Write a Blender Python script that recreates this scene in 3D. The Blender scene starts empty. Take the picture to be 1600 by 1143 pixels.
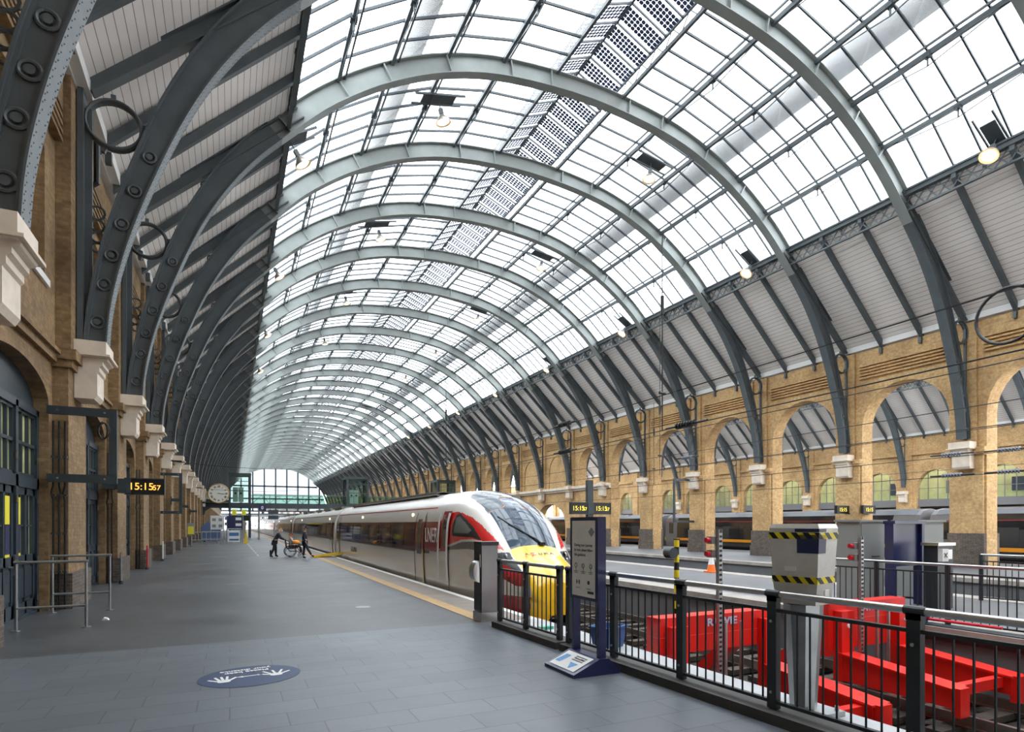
import bpy, bmesh, math, random
from math import sin, cos, pi, sqrt, atan2, radians
random.seed(7)
S = bpy.context.scene
COL = S.collection
# ---------------------------------------------------------------- camera
F_PX, HC = 921.0, 1.8
TH = math.atan(441 / F_PX)
cd = bpy.data.cameras.new('camera')
cam = bpy.data.objects.new('camera', cd); COL.objects.link(cam)
cam.location = (0, 0, HC); cam.rotation_euler = (pi / 2, 0, -TH)
cd.sensor_width = 36; cd.lens = 36 * F_PX / 1600
cd.shift_y = (818 - 571.5) / 1600
cd.clip_start = 0.05; cd.clip_end = 2000
S.camera = cam
# ---------------------------------------------------------------- world (bright overcast daylight) and exposure
W = bpy.data.worlds.new('overcast_sky'); S.world = W; W.use_nodes = True
bg = W.node_tree.nodes['Background']
bg.inputs[0].default_value = (0.95, 0.975, 1.0, 1); bg.inputs[1].default_value = 7.2
S.view_settings.view_transform = 'Standard'; S.view_settings.look = 'None'
S.view_settings.gamma = 1; S.view_settings.use_curve_mapping = False
S.view_settings.exposure = 0.0
try:
    S.cycles.max_bounces = 8; S.cycles.diffuse_bounces = 5; S.cycles.transparent_max_bounces = 16
    S.cycles.sample_clamp_indirect = 8; S.cycles.caustics_reflective = False; S.cycles.caustics_refractive = False
except Exception: pass

# ================================================================ materials
def nt(name):
    m = bpy.data.materials.new(name); m.use_nodes = True
    t = m.node_tree; return m, t, t.nodes['Principled BSDF']
def N(t, k, **kw):
    n = t.nodes.new(k)
    for a, b in kw.items(): setattr(n, a, b)
    return n
def M(t, op, a, b=None, c=None):
    n = t.nodes.new('ShaderNodeMath'); n.operation = op
    for i, v in enumerate((a, b, c)):
        if v is None: continue
        if isinstance(v, (int, float)): n.inputs[i].default_value = v
        else: t.links.new(v, n.inputs[i])
    return n.outputs[0]
def mixc(t, fac, a, b):
    n = t.nodes.new('ShaderNodeMixRGB')
    for i, v in enumerate((fac, a, b)):
        if isinstance(v, (int, float)): n.inputs[i].default_value = v
        elif isinstance(v, tuple): n.inputs[i].default_value = (*v, 1) if len(v) == 3 else v
        else: t.links.new(v, n.inputs[i])
    return n.outputs[0]
def coords(t):
    tc = N(t, 'ShaderNodeTexCoord'); s = N(t, 'ShaderNodeSeparateXYZ')
    g = N(t, 'ShaderNodeNewGeometry')
    t.links.new(g.outputs['Position'], s.inputs[0])
    return g.outputs['Position'], s.outputs
def noise(t, vec, scale, detail=4, rough=.6):
    n = N(t, 'ShaderNodeTexNoise'); n.inputs['Scale'].default_value = scale
    n.inputs['Detail'].default_value = detail; n.inputs['Roughness'].default_value = rough
    if vec is not None: t.links.new(vec, n.inputs['Vector'])
    return n.outputs['Fac']
def ramp(t, fac, pts):
    r = N(t, 'ShaderNodeValToRGB'); e = r.color_ramp.elements
    e[0].position, e[0].color = pts[0][0], (*pts[0][1], 1); e[1].position, e[1].color = pts[-1][0], (*pts[-1][1], 1)
    for p, c in pts[1:-1]:
        q = e.new(p); q.color = (*c, 1)
    t.links.new(fac, r.inputs[0]); return r.outputs[0]
def mat(name, col, rough=.5, metal=0., var=.0, vscale=3., bump=0., emit=0., spec=None, coat=0.):
    m, t, p = nt(name)
    p.inputs['Roughness'].default_value = rough; p.inputs['Metallic'].default_value = metal
    if spec is not None: p.inputs['Specular IOR Level'].default_value = spec
    if coat: p.inputs['Coat Weight'].default_value = coat; p.inputs['Coat Roughness'].default_value = .08
    if var:
        tc = N(t, 'ShaderNodeTexCoord')
        f = noise(t, tc.outputs['Object'], vscale)
        lo = tuple(c * (1 - var) for c in col); hi = tuple(min(1, c * (1 + var)) for c in col)
        c = ramp(t, f, [(.3, lo), (.7, hi)]); t.links.new(c, p.inputs['Base Color'])
        if bump:
            b = N(t, 'ShaderNodeBump'); b.inputs['Strength'].default_value = bump; b.inputs['Distance'].default_value = .02
            t.links.new(noise(t, tc.outputs['Object'], vscale * 6), b.inputs['Height']); t.links.new(b.outputs[0], p.inputs['Normal'])
    else: p.inputs['Base Color'].default_value = (*col, 1)
    if emit:
        p.inputs['Emission Color'].default_value = (*col, 1); p.inputs['Emission Strength'].default_value = emit
    return m
def brick_mat(name, c1, c2, mortar, dirt=(.10, .08, .06), dirt_amt=.5):
    m, t, p = nt(name)
    pos, o = coords(t)
    u = M(t, 'ADD', o[0], o[1])
    cv = N(t, 'ShaderNodeCombineXYZ'); t.links.new(u, cv.inputs[0]); t.links.new(o[2], cv.inputs[1])
    b = N(t, 'ShaderNodeTexBrick'); b.inputs['Scale'].default_value = 1
    b.inputs['Brick Width'].default_value = .225; b.inputs['Row Height'].default_value = .077
    b.inputs['Mortar Size'].default_value = .007; b.inputs['Mortar Smooth'].default_value = .3; b.inputs['Bias'].default_value = -.1
    b.inputs['Color1'].default_value = (*c1, 1); b.inputs['Color2'].default_value = (*c2, 1); b.inputs['Mortar'].default_value = (*mortar, 1)
    t.links.new(cv.outputs[0], b.inputs['Vector'])
    big = noise(t, pos, .55, 6, .65); fine = noise(t, pos, 7, 3)
    k = ramp(t, big, [(.42, (0, 0, 0)), (.72, (1, 1, 1))])
    c = mixc(t, M(t, 'MULTIPLY', k, dirt_amt), b.outputs['Color'], dirt)
    k2 = ramp(t, fine, [(.3, (.72, .72, .72)), (.7, (1.15, 1.12, 1.08))])
    n = N(t, 'ShaderNodeMixRGB'); n.blend_type = 'MULTIPLY'; n.inputs[0].default_value = 1
    t.links.new(c, n.inputs[1]); t.links.new(k2, n.inputs[2]); t.links.new(n.outputs[0], p.inputs['Base Color'])
    p.inputs['Roughness'].default_value = .85
    bm_ = N(t, 'ShaderNodeBump'); bm_.inputs['Strength'].default_value = .5; bm_.inputs['Distance'].default_value = .01
    inv = M(t, 'SUBTRACT', 1, b.outputs['Fac']); t.links.new(inv, bm_.inputs['Height']); t.links.new(bm_.outputs[0], p.inputs['Normal'])
    return m
BRICK = brick_mat('shaded_london_brick', (.36, .235, .115), (.25, .155, .07), (.25, .19, .125), (.10, .06, .03), .7)  # left-side brick, darkened: the dimmer light there is put into the colour
BRICKR = brick_mat('lit_london_brick', (.74, .50, .235), (.62, .38, .155), (.52, .41, .26), (.30, .17, .075), .7)  # same brick lightened: daylight on the right wall is put into the colour
BRICKD = brick_mat('sooty_plinth_brick', (.17, .13, .10), (.09, .075, .065), (.22, .19, .16), (.06, .05, .045), .6)
STONE = mat('painted_stone', (.74, .65, .54), .7, var=.12, vscale=2.5)
WHITE = mat('white_paint', (.78, .78, .76), .5)
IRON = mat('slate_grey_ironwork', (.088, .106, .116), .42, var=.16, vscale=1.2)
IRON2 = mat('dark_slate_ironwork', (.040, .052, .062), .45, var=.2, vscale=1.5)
IRONL = mat('lit_slate_ironwork', (.25, .275, .265), .42, var=.14, vscale=.8)  # crown arches: same ironwork, with daylight on the webs painted in as paler colour
DOORP = mat('blue_black_door_paint', (.032, .047, .062), .38, var=.15, vscale=2)
def board_mat():
    m, t, p = nt('painted_roof_boards')
    pos, o = coords(t)
    fr = M(t, 'FRACT', M(t, 'MULTIPLY', o[2], 1 / .165))
    g = M(t, 'LESS_THAN', fr, .085)
    n1 = noise(t, pos, .8, 3)
    base = ramp(t, n1, [(.3, (.80, .76, .725)), (.7, (.88, .84, .80))])
    t.links.new(mixc(t, g, base, (.30, .26, .23)), p.inputs['Base Color']); p.inputs['Roughness'].default_value = .6
    return m
BOARD = board_mat()
def glass_mat(name, tint=(.93, .96, .97), gloss=.08, rough=.04, haze=0.):
    m = bpy.data.materials.new(name); m.use_nodes = True; t = m.node_tree; t.nodes.clear()
    o = N(t, 'ShaderNodeOutputMaterial'); tr = N(t, 'ShaderNodeBsdfTransparent'); tr.inputs[0].default_value = (*tint, 1)
    last = tr.outputs[0]
    if haze:
        tl = N(t, 'ShaderNodeBsdfTranslucent'); tl.inputs[0].default_value = (.85, .88, .9, 1)
        mx = N(t, 'ShaderNodeMixShader'); mx.inputs[0].default_value = haze
        t.links.new(last, mx.inputs[1]); t.links.new(tl.outputs[0], mx.inputs[2]); last = mx.outputs[0]
    gl = N(t, 'ShaderNodeBsdfGlossy'); gl.inputs['Roughness'].default_value = rough
    lw = N(t, 'ShaderNodeFresnel'); lw.inputs['IOR'].default_value = 1.45
    f = M(t, 'MULTIPLY', lw.outputs[0], gloss / .04 * .5); f = M(t, 'MINIMUM', f, .6)
    mx = N(t, 'ShaderNodeMixShader'); t.links.new(f, mx.inputs[0]); t.links.new(last, mx.inputs[1]); t.links.new(gl.outputs[0], mx.inputs[2])
    t.links.new(mx.outputs[0], o.inputs[0]); return m
ROOFGLASS = glass_mat('roof_glazing', (.86, .90, .93), .02, .1, haze=.22)
CLEAR = glass_mat('clear_glass', (.86, .92, .92), .06)
GREENG = glass_mat('green_tinted_glass', (.80, .92, .88), .08)
DARKG = mat('dark_window_glass', (.02, .022, .025), .04, spec=.8)
MAROONG = mat('train_window_glass', (.085, .018, .016), .08, spec=.8)  # maroon base paints in the reflection of the platform's brick wall
def pv_mat():
    m = bpy.data.materials.new('solar_cell_glass'); m.use_nodes = True; t = m.node_tree; t.nodes.clear()
    o = N(t, 'ShaderNodeOutputMaterial'); pos, c = coords(t)
    x = M(t, 'SUBTRACT', M(t, 'FRACT', M(t, 'MULTIPLY', c[0], 1 / .17)), .5)
    y = M(t, 'SUBTRACT', M(t, 'FRACT', M(t, 'MULTIPLY', c[1], 6 / 1.0167)), .5)
    r = M(t, 'ADD', M(t, 'POWER', M(t, 'ABSOLUTE', x), 3), M(t, 'POWER', M(t, 'ABSOLUTE', y), 3))
    cell = M(t, 'LESS_THAN', r, .115)
    row = M(t, 'FRACT', M(t, 'MULTIPLY', c[1], 1 / 1.0167))
    band = M(t, 'MULTIPLY', M(t, 'GREATER_THAN', row, .16), M(t, 'LESS_THAN', row, .834))
    mask = M(t, 'MULTIPLY', cell, band)
    tr = N(t, 'ShaderNodeBsdfTransparent'); tr.inputs[0].default_value = (.85, .88, .92, 1)
    df = N(t, 'ShaderNodeBsdfPrincipled'); df.inputs['Base Color'].default_value = (.035, .055, .13, 1); df.inputs['Roughness'].default_value = .3
    mx = N(t, 'ShaderNodeMixShader'); t.links.new(mask, mx.inputs[0]); t.links.new(tr.outputs[0], mx.inputs[1]); t.links.new(df.outputs[0], mx.inputs[2])
    t.links.new(mx.outputs[0], o.inputs[0]); return m
PV = pv_mat()
def floor_mat():
    m, t, p = nt('slate_paving')
    pos, c = coords(t)
    cv = N(t, 'ShaderNodeCombineXYZ'); t.links.new(c[0], cv.inputs[0]); t.links.new(c[1], cv.inputs[1])
    b = N(t, 'ShaderNodeTexBrick'); b.inputs['Scale'].default_value = 1; b.offset = .37
    b.inputs['Brick Width'].default_value = .78; b.inputs['Row Height'].default_value = .40
    b.inputs['Mortar Size'].default_value = .007; b.inputs['Mortar Smooth'].default_value = .2
    b.inputs['Color1'].default_value = (.125, .140, .158, 1); b.inputs['Color2'].default_value = (.100, .113, .128, 1); b.inputs['Mortar'].default_value = (.050, .054, .06, 1)
    t.links.new(cv.outputs[0], b.inputs['Vector'])
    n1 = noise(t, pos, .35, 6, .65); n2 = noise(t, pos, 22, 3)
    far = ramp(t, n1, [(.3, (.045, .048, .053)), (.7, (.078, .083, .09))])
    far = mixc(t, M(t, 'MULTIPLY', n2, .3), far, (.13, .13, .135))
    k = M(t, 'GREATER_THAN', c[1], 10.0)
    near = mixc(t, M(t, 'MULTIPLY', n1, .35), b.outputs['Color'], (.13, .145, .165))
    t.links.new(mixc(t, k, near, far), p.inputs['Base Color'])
    rr = N(t, 'ShaderNodeMapRange'); t.links.new(n1, rr.inputs[0]); rr.inputs[1].default_value = .3; rr.inputs[2].default_value = .7
    rr.inputs[3].default_value = .34; rr.inputs[4].default_value = .50
    t.links.new(rr.outputs[0], p.inputs['Roughness']); p.inputs['Specular IOR Level'].default_value = .6
    bb = N(t, 'ShaderNodeBump'); bb.inputs['Strength'].default_value = .12; bb.inputs['Distance'].default_value = .01
    t.links.new(n2, bb.inputs['Height']); t.links.new(bb.outputs[0], p.inputs['Normal'])
    return m
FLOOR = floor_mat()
ASPH = mat('grey_asphalt', (.15, .155, .165), .5, var=.15, vscale=.5, bump=.1)
PAVER = mat('tan_edge_paving', (.22, .185, .16), .6, var=.18, vscale=1.4, bump=.15)
CONC = mat('pale_concrete', (.44, .45, .46), .65, var=.14, vscale=1.2, bump=.1)
COPING = mat('weathered_coping_stone', (.36, .33, .30), .7, var=.2, vscale=1.5)
TACT = mat('ochre_tactile_strip', (.40, .255, .11), .6, var=.12, vscale=5)
BALLAST = mat('dark_track_ballast', (.052, .044, .038), .95, var=.6, vscale=14, bump=1.)
RAIL = mat('worn_rail_steel', (.30, .28, .26), .3, metal=.9)
SLEEPER = mat('oily_sleeper', (.06, .048, .038), .8, var=.3, vscale=4)
STEEL = mat('brushed_stainless_steel', (.50, .50, .49), .28, metal=1.)
GALV = mat('galvanised_steel', (.42, .44, .45), .4, metal=.85, var=.15, vscale=4)
RAILP = mat('charcoal_railing_paint', (.022, .027, .032), .4)
RED = mat('buffer_red_paint', (.80, .018, .012), .35, coat=.3)
REDD = mat('bright_red_plastic', (.65, .02, .04), .4)
BLUE = mat('blue_plastic', (.06, .16, .38), .45)
NAVY = mat('navy_blue_enamel', (.018, .024, .095), .35, coat=.3)
BLACK = mat('black_plastic', (.012, .012, .013), .4)
RUBBER = mat('black_rubber', (.015, .015, .015), .8)
YELL = mat('safety_yellow', (.85, .55, .02), .45)
YELLC = mat('bright_yellow_card', (.85, .75, .05), .6)
ORANGE = mat('traffic_orange', (.90, .20, .03), .5)
AMBER = mat('amber_led', (1., .50, .08), .5, emit=1.5)
LEDG = mat('yellow_green_led', (.95, .74, .08), .5, emit=1.2)
LAMPE = mat('warm_lamp', (1., .72, .38), .5, emit=5.)
SHADE = mat('lamp_reflector', (.42, .38, .33), .35, metal=.6)
CREAM = mat('train_pearl_silver', (.74, .70, .65), .26, coat=.6)
CREAMR = mat('train_white_roof', (.66, .66, .66), .30, coat=.3)
TRED = mat('train_red', (.62, .018, .015), .22, coat=.7)
TMAR = mat('train_dark_red', (.33, .014, .014), .2, coat=.8)
TGREY = mat('train_dark_grey_stripe', (.16, .155, .15), .3, coat=.5)
TYEL = mat('train_warning_yellow', (.92, .56, .02), .25, coat=.6)
WSCR = mat('windscreen_glass', (.05, .075, .11), .05, spec=.55)
GCBLK = mat('black_train_paint', (.012, .013, .018), .16, coat=.8)
GCORG = mat('orange_train_stripe', (.90, .36, .02), .35)
GCGRY = mat('grey_train_end', (.20, .20, .21), .4)
GCROOF = mat('dark_train_roof', (.035, .042, .06), .3, coat=.3)
WALLGR = mat('pale_green_interior', (.52, .55, .36), .7, var=.2, vscale=.8)
WIRE = mat('overhead_wire_metal', (.028, .028, .03), .5)
PORC = mat('grey_insulator', (.20, .21, .24), .35)
ANNEX = mat('grey_metal_cabinet', (.27, .28, .27), .5)
CLOTHN = mat('navy_cloth', (.028, .034, .055), .85, var=.2, vscale=9)
CLOTHB = mat('black_cloth', (.018, .017, .019), .85)
CLOTHG = mat('light_grey_cloth', (.42, .42, .42), .85)
CLOTHM = mat('maroon_cloth', (.16, .02, .035), .85)
ORBAG = mat('orange_cloth', (.85, .30, .03), .8)
SKIN = mat('skin', (.55, .33, .24), .55)
BLOND = mat('blond_hair', (.72, .50, .24), .7)
GINGER = mat('ginger_hair', (.36, .11, .04), .7)
BROWN = mat('brown_hair', (.09, .05, .03), .7)
PAPER = mat('white_card', (.80, .80, .78), .6)
DIAL = mat('clock_dial_white', (.82, .80, .74), .5)
BRASS = mat('gilt_brass', (.60, .42, .15), .35, metal=.6)
PLASTIC = mat('wrapping_film', (.72, .70, .67), .22, var=.06, vscale=4, bump=.25, coat=.3)
DECAL = mat('floor_sticker_blue', (.030, .050, .11), .5)
FARB = mat('far_building_render', (.55, .42, .38), .8, var=.4, vscale=.15)
LINE = mat('dark_joint_line', (.10, .09, .08), .6)

def stripes(name, period, axis='diag'):
    m, t, p = nt(name); pos, c = coords(t)
    if axis == 'diag': v = M(t, 'ADD', M(t, 'ADD', c[0], M(t, 'MULTIPLY', c[1], -1.)), c[2])
    else: v = c[2]
    k = M(t, 'LESS_THAN', M(t, 'FRACT', M(t, 'MULTIPLY', v, 1 / period)), .5)
    t.links.new(mixc(t, k, (.85, .72, .02), (.01, .01, .01)), p.inputs['Base Color']); p.inputs['Roughness'].default_value = .4
    return m
HAZ = stripes('yellow_black_hazard_tape', .13)
HAZP = stripes('yellow_black_banding', .36, 'z')

# ================================================================ mesh building
class MB:
    def __init__(s): s.v = []; s.f = []; s.m = []; s.cm = 0
    def quad(s, *p):
        i = len(s.v); s.v += [tuple(q) for q in p]; s.f.append(tuple(range(i, i + len(p)))); s.m.append(s.cm)
    def box(s, x0, x1, y0, y1, z0, z1):
        i = len(s.v)
        s.v += [(x, y, z) for x in (x0, x1) for y in (y0, y1) for z in (z0, z1)]
        for q in ((0, 1, 3, 2), (4, 6, 7, 5), (0, 4, 5, 1), (2, 3, 7, 6), (0, 2, 6, 4), (1, 5, 7, 3)):
            s.f.append(tuple(i + k for k in q)); s.m.append(s.cm)
        return s
    def cbox(s, cx, cy, cz, sx, sy, sz): return s.box(cx - sx / 2, cx + sx / 2, cy - sy / 2, cy + sy / 2, cz - sz / 2, cz + sz / 2)
    def prism(s, poly, a, b, plane='xz'):
        def P(u, v, w): return {'xz': (u, w, v), 'yz': (w, u, v), 'xy': (u, v, w)}[plane]
        n = len(poly); i = len(s.v)
        s.v += [P(u, v, a) for u, v in poly] + [P(u, v, b) for u, v in poly]
        s.f.append(tuple(range(i, i + n))); s.f.append(tuple(range(i + 2 * n - 1, i + n - 1, -1))); s.m += [s.cm] * 2
        for k in range(n):
            l = (k + 1) % n; s.f.append((i + k, i + n + k, i + n + l, i + l)); s.m.append(s.cm)
        return s
    def bar(s, p, q, w, h=None, up=(0, 0, 1)):
        h = h or w
        d = [q[k] - p[k] for k in range(3)]; L = sqrt(sum(c * c for c in d)) or 1e-9; d = [c / L for c in d]
        if abs(sum(d[k] * up[k] for k in range(3))) > .98: up = (0, 1, 0) if abs(d[1]) < .9 else (1, 0, 0)
        a = (d[1] * up[2] - d[2] * up[1], d[2] * up[0] - d[0] * up[2], d[0] * up[1] - d[1] * up[0])
        l = sqrt(sum(c * c for c in a)); a = [c / l * w / 2 for c in a]
        b = (a[1] * d[2] - a[2] * d[1], a[2] * d[0] - a[0] * d[2], a[0] * d[1] - a[1] * d[0])
        l = sqrt(sum(c * c for c in b)); b = [c / l * h / 2 for c in b]
        i = len(s.v)
        for e in (p, q):
            for sa, sb in ((-1, -1), (1, -1), (1, 1), (-1, 1)):
                s.v.append(tuple(e[k] + sa * a[k] + sb * b[k] for k in range(3)))
        for f in ((0, 1, 2, 3), (7, 6, 5, 4), (0, 4, 5, 1), (1, 5, 6, 2), (2, 6, 7, 3), (3, 7, 4, 0)):
            s.f.append(tuple(i + k for k in f)); s.m.append(s.cm)
        return s
    def tube(s, pts, r, n=8, closed=False):
        pts = [tuple(p) for p in pts]; m = len(pts); rings = []
        prev = None
        for k, p in enumerate(pts):
            if closed: a, b = pts[(k - 1) % m], pts[(k + 1) % m]
            else: a, b = pts[max(0, k - 1)], pts[min(m - 1, k + 1)]
            d = [b[j] - a[j] for j in range(3)]; L = sqrt(sum(c * c for c in d)) or 1e-9; d = [c / L for c in d]
            if prev is None:
                up = (0, 0, 1) if abs(d[2]) < .9 else (1, 0, 0)
                a1 = (d[1] * up[2] - d[2] * up[1], d[2] * up[0] - d[0] * up[2], d[0] * up[1] - d[1] * up[0])
            else:
                dp = sum(prev[j] * d[j] for j in range(3)); a1 = tuple(prev[j] - dp * d[j] for j in range(3))
            l = sqrt(sum(c * c for c in a1)) or 1e-9; a1 = [c / l for c in a1]; prev = a1
            b1 = (d[1] * a1[2] - d[2] * a1[1], d[2] * a1[0] - d[0] * a1[2], d[0] * a1[1] - d[1] * a1[0])
            rr = r[k] if isinstance(r, (list, tuple)) else r
            i = len(s.v)
            for j in range(n):
                an = 2 * pi * j / n
                s.v.append(tuple(p[q] + rr * (cos(an) * a1[q] + sin(an) * b1[q]) for q in range(3)))
            rings.append(i)
        for k in range(m if closed else m - 1):
            i, l = rings[k], rings[(k + 1) % m]
            for j in range(n):
                j2 = (j + 1) % n; s.f.append((i + j, i + j2, l + j2, l + j)); s.m.append(s.cm)
        if not closed:
            s.f.append(tuple(rings[0] + j for j in range(n - 1, -1, -1))); s.f.append(tuple(rings[-1] + j for j in range(n))); s.m += [s.cm] * 2
        return s
    def cyl(s, p, q, r, n=12): return s.tube([p, q], r, n)
    def ring(s, c, R, r, plane='xz', n=28, k=8):
        pts = []
        for i in range(n):
            a = 2 * pi * i / n; u, v = R * cos(a), R * sin(a)
            pts.append({'xz': (c[0] + u, c[1], c[2] + v), 'yz': (c[0], c[1] + u, c[2] + v), 'xy': (c[0] + u, c[1] + v, c[2])}[plane])
        return s.tube(pts, r, k, True)
    def disc(s, c, r, plane='xz', n=24, t=.02):
        pts = [(r * cos(2 * pi * i / n), r * sin(2 * pi * i / n)) for i in range(n)]
        a, b = {'xz': (0, 2), 'yz': (1, 2), 'xy': (0, 1)}[plane]; w = {'xz': 1, 'yz': 0, 'xy': 2}[plane]
        return s.prism([(c[a] + u, c[b] + v) for u, v in pts], c[w] - t / 2, c[w] + t / 2, plane)
    def lathe(s, prof, c=(0, 0, 0), n=20):
        i = len(s.v)
        for r, z in prof:
            for k in range(n): s.v.append((c[0] + r * cos(2 * pi * k / n), c[1] + r * sin(2 * pi * k / n), c[2] + z))
        for a in range(len(prof) - 1):
            for k in range(n):
                l = (k + 1) % n; s.f.append((i + a * n + k, i + a * n + l, i + (a + 1) * n + l, i + (a + 1) * n + k)); s.m.append(s.cm)
        return s
    def build(s, name, m, parent=None, smooth=False, origin=None, mats=None):
        me = bpy.data.meshes.new(name)
        if origin is None:
            if parent is not None: origin = WLOC.get(parent.name, (0, 0, 0))
            else:
                xs = [p[0] for p in s.v]; ys = [p[1] for p in s.v]; zs = [p[2] for p in s.v]
                origin = ((min(xs) + max(xs)) / 2, (min(ys) + max(ys)) / 2, min(zs))
        ox, oy, oz = origin
        me.from_pydata([(x - ox, y - oy, z - oz) for x, y, z in s.v], [], s.f)
        for q in (mats or [m]): me.materials.append(q)
        if mats: me.polygons.foreach_set('material_index', s.m)
        if smooth:
            me.polygons.foreach_set('use_smooth', [True] * len(me.polygons))
            try: me.set_sharp_from_angle(angle=radians(40))
            except Exception: pass
        bm = bmesh.new(); bm.from_mesh(me); bmesh.ops.recalc_face_normals(bm, faces=bm.faces); bm.to_mesh(me); bm.free()
        me.update()
        o = bpy.data.objects.new(name, me); COL.objects.link(o)
        if parent is not None:
            o.parent = parent; pl = WLOC.get(parent.name, (0, 0, 0))
            o.location = tuple(origin[k] - pl[k] for k in range(3)); WLOC[o.name] = tuple(origin)
        else: o.location = origin; WLOC[o.name] = tuple(origin)
        return o
WLOC = {}
def tag(o, label=None, cat=None, group=None, kind=None):
    if label: o['label'] = label
    if cat: o['category'] = cat
    if group: o['group'] = group
    if kind: o['kind'] = kind
    return o
def thing(name, loc, label, cat, group=None):
    o = bpy.data.objects.new(name, None); COL.objects.link(o); o.location = loc; o.empty_display_size = .2
    WLOC[o.name] = tuple(loc); return tag(o, label, cat, group)
def struct(mb, name, m, parent=None, **k):
    o = mb.build(name, m, parent, **k)
    if parent is None: o['kind'] = 'structure'
    return o
def dup(root, loc, label=None, group=None, rotz=None):
    r = root.copy(); COL.objects.link(r); r.location = loc
    if rotz is not None: r.rotation_euler = (0, 0, rotz)
    if label: r['label'] = label
    if group: r['group'] = group
    for ch in list(root.children):
        c = ch.copy(); COL.objects.link(c); c.parent = r
        for g in ch.children:
            d = g.copy(); COL.objects.link(d); d.parent = c
    return r
def text(s, name, m, parent, loc, size, rot, ext=.002, align='CENTER', bold=0., xs=1.):
    c = bpy.data.curves.new(name, 'FONT'); c.body = s; c.size = size; c.extrude = ext; c.align_x = align; c.align_y = 'CENTER'; c.offset = bold
    c.space_line = .85
    t = bpy.data.objects.new('tmp', c); COL.objects.link(t)
    bpy.context.view_layer.update()
    me = bpy.data.meshes.new_from_object(t.evaluated_get(bpy.context.evaluated_depsgraph_get()))
    bpy.data.objects.remove(t)
    me.materials.clear(); me.materials.append(m)
    o = bpy.data.objects.new(name, me); COL.objects.link(o)
    pl = WLOC.get(parent.name, (0, 0, 0)) if parent else (0, 0, 0)
    if parent: o.parent = parent
    o.location = tuple(loc[k] - pl[k] for k in range(3)); o.rotation_euler = rot; o.scale = (xs, 1, 1)
    return o
def strip_between(mb, A, B):
    for (a, b), (c, d) in zip(zip(A, A[1:]), zip(B, B[1:])): mb.quad(a, b, d, c)

# ================================================================ dimensions
CX, HW, BAY, Y0 = 14.6, 17.7, 6.1, 10.15          # west shed centre line, half span to wall face, bay length, first rib
NR = 35                                            # last rib index
YR = lambda n: Y0 + BAY * n
XL, XR = CX - HW, CX + HW                          # -3.1 , 32.3
CX2 = XR + .9 + HW                                 # east shed centre line
XF = CX2 + HW                                      # far east wall
ZE, ZI = -.33, -.15                                # east platforms / island platform level
YEND = YR(NR)

# ================================================================ SETTING: ground, platforms, tracks
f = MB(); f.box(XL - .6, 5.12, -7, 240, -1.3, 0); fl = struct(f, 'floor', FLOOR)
f = MB(); f.box(5.12, 5.3, 9.9, 240, -.35, .0); f.box(5.12, 5.3, -7, 9.9, -.35, 0); struct(f, 'trim_1', WHITE)
f = MB(); f.box(4.42, 5.12, 9.95, 240, -.02, .006); struct(f, 'trim_2', PAVER)
f = MB(); f.box(4.12, 4.42, 9.95, 240, -.02, .008)
struct(f, 'trim_3', TACT)
f = MB(); f.box(4.6, 5.3, -3, 9.9, -.02, .008); struct(f, 'trim_4', CONC)
f = MB(); f.box(5.0, 5.25, -7, 240, -1.3, -.35); struct(f, 'wall_platform_edge', BLACK)
f = MB(); f.box(-60, 110, -8, 420, -1.6, -1.3)
struct(f, 'floor', BALLAST)
f = MB(); f.box(12.1, 18.1, -7, 232, -1.3, ZI); struct(f, 'floor', ASPH)
f = MB(); f.box(12.0, 12.75, -7, 232, ZI - .16, ZI + .01); f.box(17.45, 18.2, -7, 232, ZI - .16, ZI + .01)
struct(f, 'trim_5', COPING)
f = MB(); f.box(26.2, 37.3, -7, 232, -1.3, ZE); struct(f, 'floor', ASPH)
f = MB(); f.box(26.1, 26.9, -7, 232, ZE - .16, ZE + .01); f.box(36.8, 37.4, -7, 232, ZE - .16, ZE + .01)
struct(f, 'trim_6', COPING)
f = MB(); f.box(41.5, XF + .5, -7, 232, -1.3, ZE - .3); struct(f, 'floor', ASPH)

def track(x, y0, y1, near=True, grp=None, lab=''):
    t = thing('railway_track', (x, y0, -1.3), lab, 'railway track')
    for s in (-1, 1):
        m = MB(); m.box(x + s * .7175 - .07, x + s * .7175 + .07, y0, y1, -1.17, -1.155); m.box(x + s * .7175 - .01, x + s * .7175 + .01, y0, y1, -1.16, -1.03)
        m.box(x + s * .7175 - .035, x + s * .7175 + .035, y0, y1, -1.05, -1.0); m.build('rail', RAIL, t)
    k = 0; y = y0 + .3; st = MB()
    while y < y1:
        if near and k < 24:
            m = MB(); m.box(x - 1.3, x + 1.3, y - .12, y + .12, -1.27, -1.165); m.build('sleeper', SLEEPER, t)
        else: st.box(x - 1.3, x + 1.3, y - .12, y + .12, -1.27, -1.165)
        k += 1; y += .65
        if y > 130: break
    if st.v: tag(st.build('sleepers', SLEEPER, t), kind='stuff')
track(6.85, 1.5, 330, lab='railway track under the red and silver train, beside the left platform')
track(10.45, 1.5, 330, lab='empty railway track between the red and silver train and the island platform')
track(19.9, 1.5, 330, lab='railway track along the far side of the island platform')
track(24.4, 1.5, 330, lab='railway track along the edge of the platform under the brick arches')
track(39.4, -6, 330, near=False, lab='railway track under the black train beyond the brick arches')

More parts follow.
